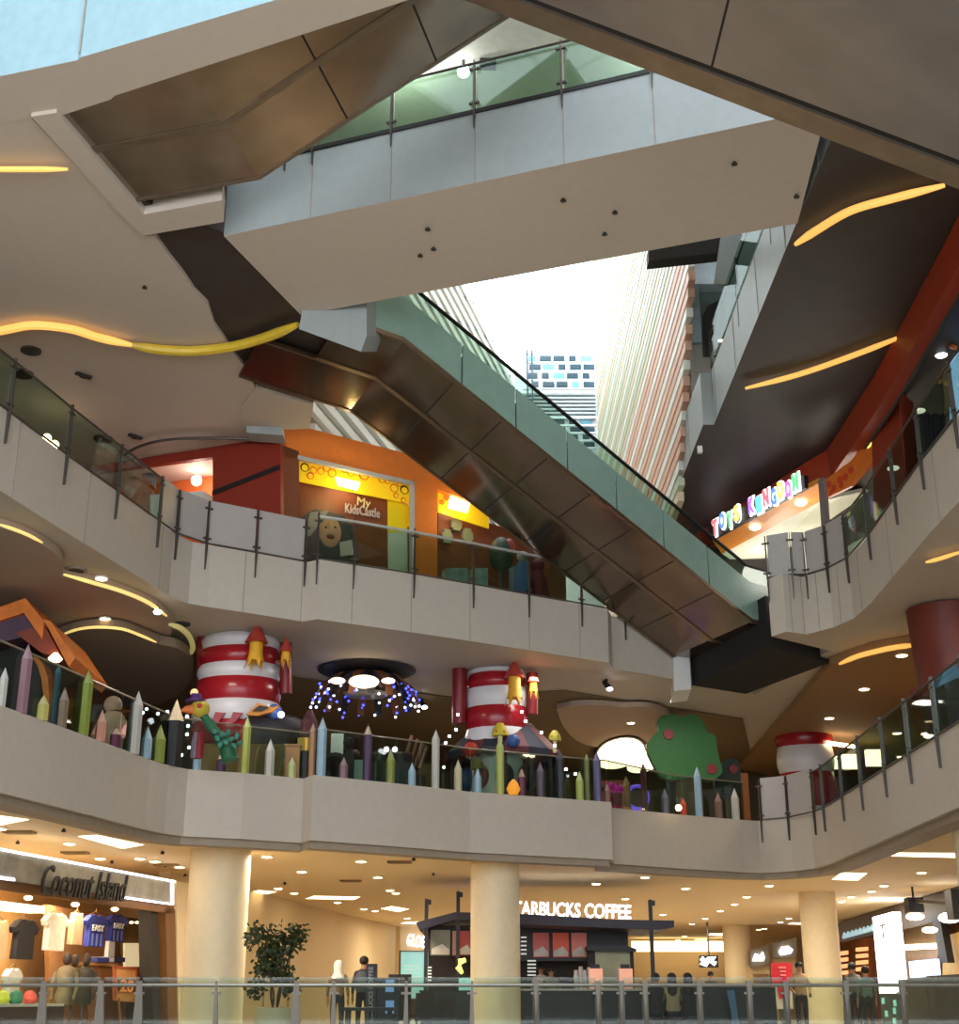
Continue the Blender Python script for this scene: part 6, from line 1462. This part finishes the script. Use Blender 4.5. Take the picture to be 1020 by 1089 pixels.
sg = MB(); c0 = V((pA.x, pA.y, zt_-.5))+nR*.02; c1 = V((pB.x, pB.y, zt_-.5))+nR*.02; text_on(sg, 'T', c0.lerp(c1, .38), c0.lerp(c1, .62), height=.42, depth=.02); sg.build('printed_letter', M['post'], lb)
for k, (u, z) in enumerate(((.2, .78), (.75, .72), (.3, .4), (.65, .2), (.7, .5))):
    q = V((pA.x, pA.y, z)).lerp(V((pB.x, pB.y, z)), u)+nR*.03; MB().box(q, (.22, .05, .18), math.atan2(uR.y, uR.x)).build('lit_tile', mat('tile_teal', (150, 220, 216), emit=(150, 220, 216), es=.7, var=.2), lb)
tvs = thing('television', 'bluish white lit television screen in the right shop', 'television', on_r(982, 1040, .2))
a, b = on_r(967, 1028, .2), on_r(997, 1028, .2); z0, z1 = on_r(982, 1039, .2).z, on_r(982, 1021, .2).z
MB().slab([V((a.x, a.y, z0)), V((b.x, b.y, z0)), V((b.x, b.y, z1)), V((a.x, a.y, z1))], -nR*.08).build('screen', mat('tv_blue', (190, 214, 255), emit=(180, 208, 255), es=1.3, var=.4, vscale=4), tvs)
MB().slab([V((a.x, a.y, 0)), V((b.x, b.y, 0)), V((b.x, b.y, z0)), V((a.x, a.y, z0))], -nR*.3).build('cabinet', M['darkint'], tvs)
tk = thing('track_light', 'black ceiling track light with dark lamp box at right', 'light', on_r(972, 961, 1.2))
o = on_r(972, 962, 1.2); o.z = min(o.z, ZC-.5); MB().box(o, (.42, .42, .4)).build('lamp_box', M['black'], tk); MB().tube([o+UP*.12, on_r(1015, 962, 1.2)], .05).build('track', M['black'], tk); MB().tube([o+UP*.1, V((o.x, o.y, ZC))], .03).build('stem', M['black'], tk)
MB().box(on_r(1020, 962, 1.2), (.5, .5, .7)).build('housing', M['black'], tk)
MB().ball(o-UP*.3, (.26, .26, .1), 12, 6).build('lamp', EM['warm'], tk, True)
o = on_r(1010, 976, .6); tag(MB().ball(o, (.3, .3, .14), 14, 6).build('downlight', EM['cool'], None, True), 'bright white oval lamp at the right edge of the ground floor', 'light')
o = on_r(989, 989, .6); tag(MB().ball(o, (.22, .22, .09), 14, 6).build('downlight', EM['warm'], None, True), 'warm oval lamp beside the black post in the right shop', 'light')
for x0, x1, yt, l in ((955, 985, 1042, 'dark shop counter right of the white lightbox'), (985, 1040, 1038, 'dark shop counter at the lower right corner')):
    a, b = on_r(x0, yt, 2.5), on_r(x1, yt, 2.5); z = a.z
    o = MB().slab([V((a.x, a.y, 0)), V((b.x, b.y, 0)), V((b.x, b.y, z)), V((a.x, a.y, z))], -nR*.8).build('shop_counter', mat('counter_dark', (58, 50, 50), .5, var=.3)); tag(o, l, 'counter')
# far signs between the columns
bk_s = thing('hanging_sign', 'black sign with white brush mark left of the far column', 'sign', P(754, 1029, Y=58))
wbox(744, 1016, 764, 1029, 58, .15).build('board', M['black'], bk_s)
sg = MB(); q = [P(x, y, Y=57.95) for x, y in ((746, 1019), (749, 1022), (747, 1025), (750, 1026), (754, 1020), (760, 1019), (756, 1022), (761, 1025))]
sg.tube(q, .1, 6); sg.build('brush_mark', EM['sign'], bk_s); MB().tube([P(754, 1016, Y=58), V((P(754, 1016, Y=58).x, 58, ZC))], .04).build('hanger', M['post'], bk_s)
for (pl_, mk, l) in (([(798, 1010), (818, 1005), (819, 1025), (799, 1030)], [(800, 1022), (803, 1014), (808, 1016), (811, 1012), (813, 1018), (812, 1022)], 'grey fascia sign with white mark right of the far column'), ([(822, 1003), (847, 997), (848, 1017), (823, 1020)], [(828, 1012), (831, 1007), (838, 1006), (843, 1010), (841, 1014), (830, 1016)], 'grey fascia sign with glowing white emblem left of the rightmost near column')):
    t = thing('fascia_sign', l, 'sign', P(pl_[3][0], pl_[3][1], Y=60))
    mb = MB(); mb.slab([P(x, y, Y=60) for x, y in pl_], V((0, .3, 0))); mb.build('board', mat('fascia_grey', (120, 112, 98), .5), t)
    mb = MB(); mb.slab([P(x, y, Y=59.95) for x, y in mk], V((0, -.08, 0))); mb.build('emblem', EM['sign'], t)
    X0, X1, _, _ = span(pl_[3][0], 1020, pl_[2][0], 1040, 60.1); zt = P(pl_[3][0], pl_[3][1]-3, Y=60).z
    MB().box(((X0+X1)/2, 60.4, zt/2), (X1-X0, .3, zt)).build('shop_wall', M['creamwall'], t)
    MB().box(((X0+X1)/2, 60.2, .9), ((X1-X0)*.8, .1, 1.8)).build('opening', mat('opening_brown', (140, 110, 76), .5, var=.4, vscale=2), t)
bn = thing('roll_up_banner', 'red and white upright banner left of the rightmost near column', 'banner', (P(832, 1060, Y=38).x, 38, 0))
wbox(821, 1024, 843, 1047, 38, .06).build('red_half', mat('banner_red', (200, 34, 44), .5), bn)
wbox(821, 1047, 843, 1073, 38, .06).build('white_half', mat('banner_white', (222, 204, 190), .5), bn)
for pix in ([(827, 1050), (833, 1050), (834, 1062), (829, 1062)], [(833, 1047), (841, 1048), (840, 1056), (834, 1054)]):
    MB().slab([P(x, y, Y=37.97) for x, y in pix], V((0, .02, 0))).build('red_print', MATS['banner_red'], bn)
for k in range(3): wbox(828+k, 1028+k*4, 836, 1030+k*4, 37.97, .02).build('printed_line', mat('banner_pink', (230, 130, 130), .5), bn)
X0, X1, _, _ = span(821, 1073, 843, 1080, 38); zz = P(832, 1073, Y=38).z
MB().box(((X0+X1)/2, 38.03, zz/2), (.06, .06, zz)).box(((X0+X1)/2, 38.03, .03), (X1-X0, .35, .06)).build('stand', M['post'], bn)
# ---------------------------------------------------------------- light
w = bpy.data.worlds.new('sky'); SC.world = w; w.use_nodes = True
bg = w.node_tree.nodes['Background']; bg.inputs['Color'].default_value = (.86, .94, 1.0, 1); bg.inputs['Strength'].default_value = 6.0
def area(loc, size, power, color=(1, .78, .48), rot=(0, 0, 0), shape='DISK', spread=None):
    l = bpy.data.lights.new('lamp', 'AREA'); l.shape = shape; l.size = size; l.energy = power; l.color = color
    if spread: l.spread = spread
    o = bpy.data.objects.new('lamp', l); COL.objects.link(o); o.location = loc; o.rotation_euler = rot
    return o
def point(loc, power, color=(1, .8, .55), r=.08):
    l = bpy.data.lights.new('lamp', 'POINT'); l.energy = power; l.color = color; l.shadow_soft_size = r
    o = bpy.data.objects.new('lamp', l); COL.objects.link(o); o.location = loc
    return o
# outer shell of the building: side walls, back wall and roof round the skylight
sh = mat('shell_paint', (176, 170, 160), .8)
struct(MB().box((-26.2, 31, 13), (.3, 94, 26)).build('wall_left', sh)); struct(MB().box((24.4, 31, 13), (.3, 94, 26)).build('wall_right', sh))
struct(MB().box((-1, -16, 13), (51, .3, 26)).build('wall_front', mat('shell_dark', (92, 88, 82), .8))); struct(MB().box((-1, 78.2, 15), (51, .3, 22)).build('wall_back', sh))
struct(MB().box((-1, 5.2, 26.2), (51, 42.6, .4)).box((-17, 52.4, 26.2), (19, 51.8, .4)).box((15.2, 52.4, 26.2), (18.6, 51.8, .4)).build('ceiling', sh))
# unseen glowing panes added behind the viewer and overhead, backing the daylight fill lamps
def glow_panes(name, x0, x1, n, box):
    mb = MB()
    for k in range(n):
        for j in range(4): box(mb, x0+(x1-x0)*(k+.5)/n, (x1-x0)/n*.94, j)
    return struct(mb.build(name, mat('daylight_fill_pane', (225, 235, 245), .15, emit=(225, 236, 250), es=1.5, var=0)))
glow_panes('daylight_fill_back', -21, 19, 10, lambda mb, x, w, j: mb.box((x, -15.8, 3.4+j*3.75), (w, .06, 3.55)))
glow_panes('daylight_fill_roof', -11, 9, 6, lambda mb, x, w, j: mb.box((x, -6.5+j*5, 25.95), (w, 4.8, .06)))
sky_fill = area((-1, 1, 25.8), 1, 3200, (.84, .93, 1.0), shape='RECTANGLE'); sky_fill.data.size = 20; sky_fill.data.size_y = 20  # added overhead fill lamp for the hall
back_fill = area((0, -15.5, 9), 1, 5600, (.93, .95, 1.0), rot=(math.pi/2, 0, 0), shape='RECTANGLE'); back_fill.data.size = 40; back_fill.data.size_y = 15  # added fill lamp behind the viewer, brightening the fascias
for (x, y, pw) in [(-9, 27, 190), (-4.5, 30, 170), (-11, 36, 120), (-3, 35, 150), (-7, 44, 170), (0, 39, 130), (2, 47, 150), (6, 39, 150), (10, 36, 170), (6, 52, 170), (12, 48, 190), (8, 57, 200), (3, 62, 190), (-2, 55, 170), (13, 30, 150), (-12, 44, 120)]:
    area((x, y, 3.7), 1.2, pw*1.25, (1, .87, .66))
# second floor lamps, with an added unseen row near the edge brightening the props
for (x, y, pw, c) in [(-8, 31, 60, (1, .8, .55)), (-2, 36, 50, (1, .82, .6)), (4, 40, 70, (1, .8, .55)), (10.5, 32, 90, (1, .74, .42)), (11, 25, 60, (1, .74, .42)), (3, 34, 40, (1, .9, .75)), (-5.5, 26.5, 45, (1, .9, .8)), (-2.5, 29.6, 40, (1, .92, .85)), (1.5, 31.6, 40, (1, .92, .85)), (5, 35, 40, (1, .92, .85))]:
    area((x, y, 8.1), .8, pw, c)
# third floor shops
for (px, py, d, pw, c) in [(372, 520, .25, 26, (1, .78, .3)), (490, 540, .25, 18, (1, .8, .35))]:
    point(on_front(px, py, d), pw, c)
point(on_ret(209, 520, -.9), 25, (1, .7, .6))
q = on_sign(835, 560, -2.6); q.z = 10.9; point(q, 190, (1, .95, .85), .5); q = on_sign(900, 520, -1.5); q.z = 10.8; point(q, 110, (1, .95, .85), .5)  # unseen points added low to brighten the toy shop ceiling
point((-1.5, 21, 16.6), 110, (1, .98, .93)); point((3.5, 20.5, 16.6), 90, (1, .98, .93)); point((-6, 22, 16.6), 90, (1, .98, .93))  # added fill points over the bridge, lifting shadows on the pale ceiling
area(on_shop(70, 965, -1.6)+UP*.2, 1.5, 130, (1, .84, .55))
SC.view_settings.view_transform = 'Standard'; SC.view_settings.look = 'None'; SC.view_settings.gamma = 1
SC.view_settings.use_curve_mapping = False; SC.view_settings.exposure = 0
SC.cycles.use_denoising = True; SC.cycles.max_bounces = 8; SC.cycles.transparent_max_bounces = 16
SC.cycles.sample_clamp_indirect = 6
SC.cycles.caustics_reflective = False; SC.cycles.caustics_refractive = False
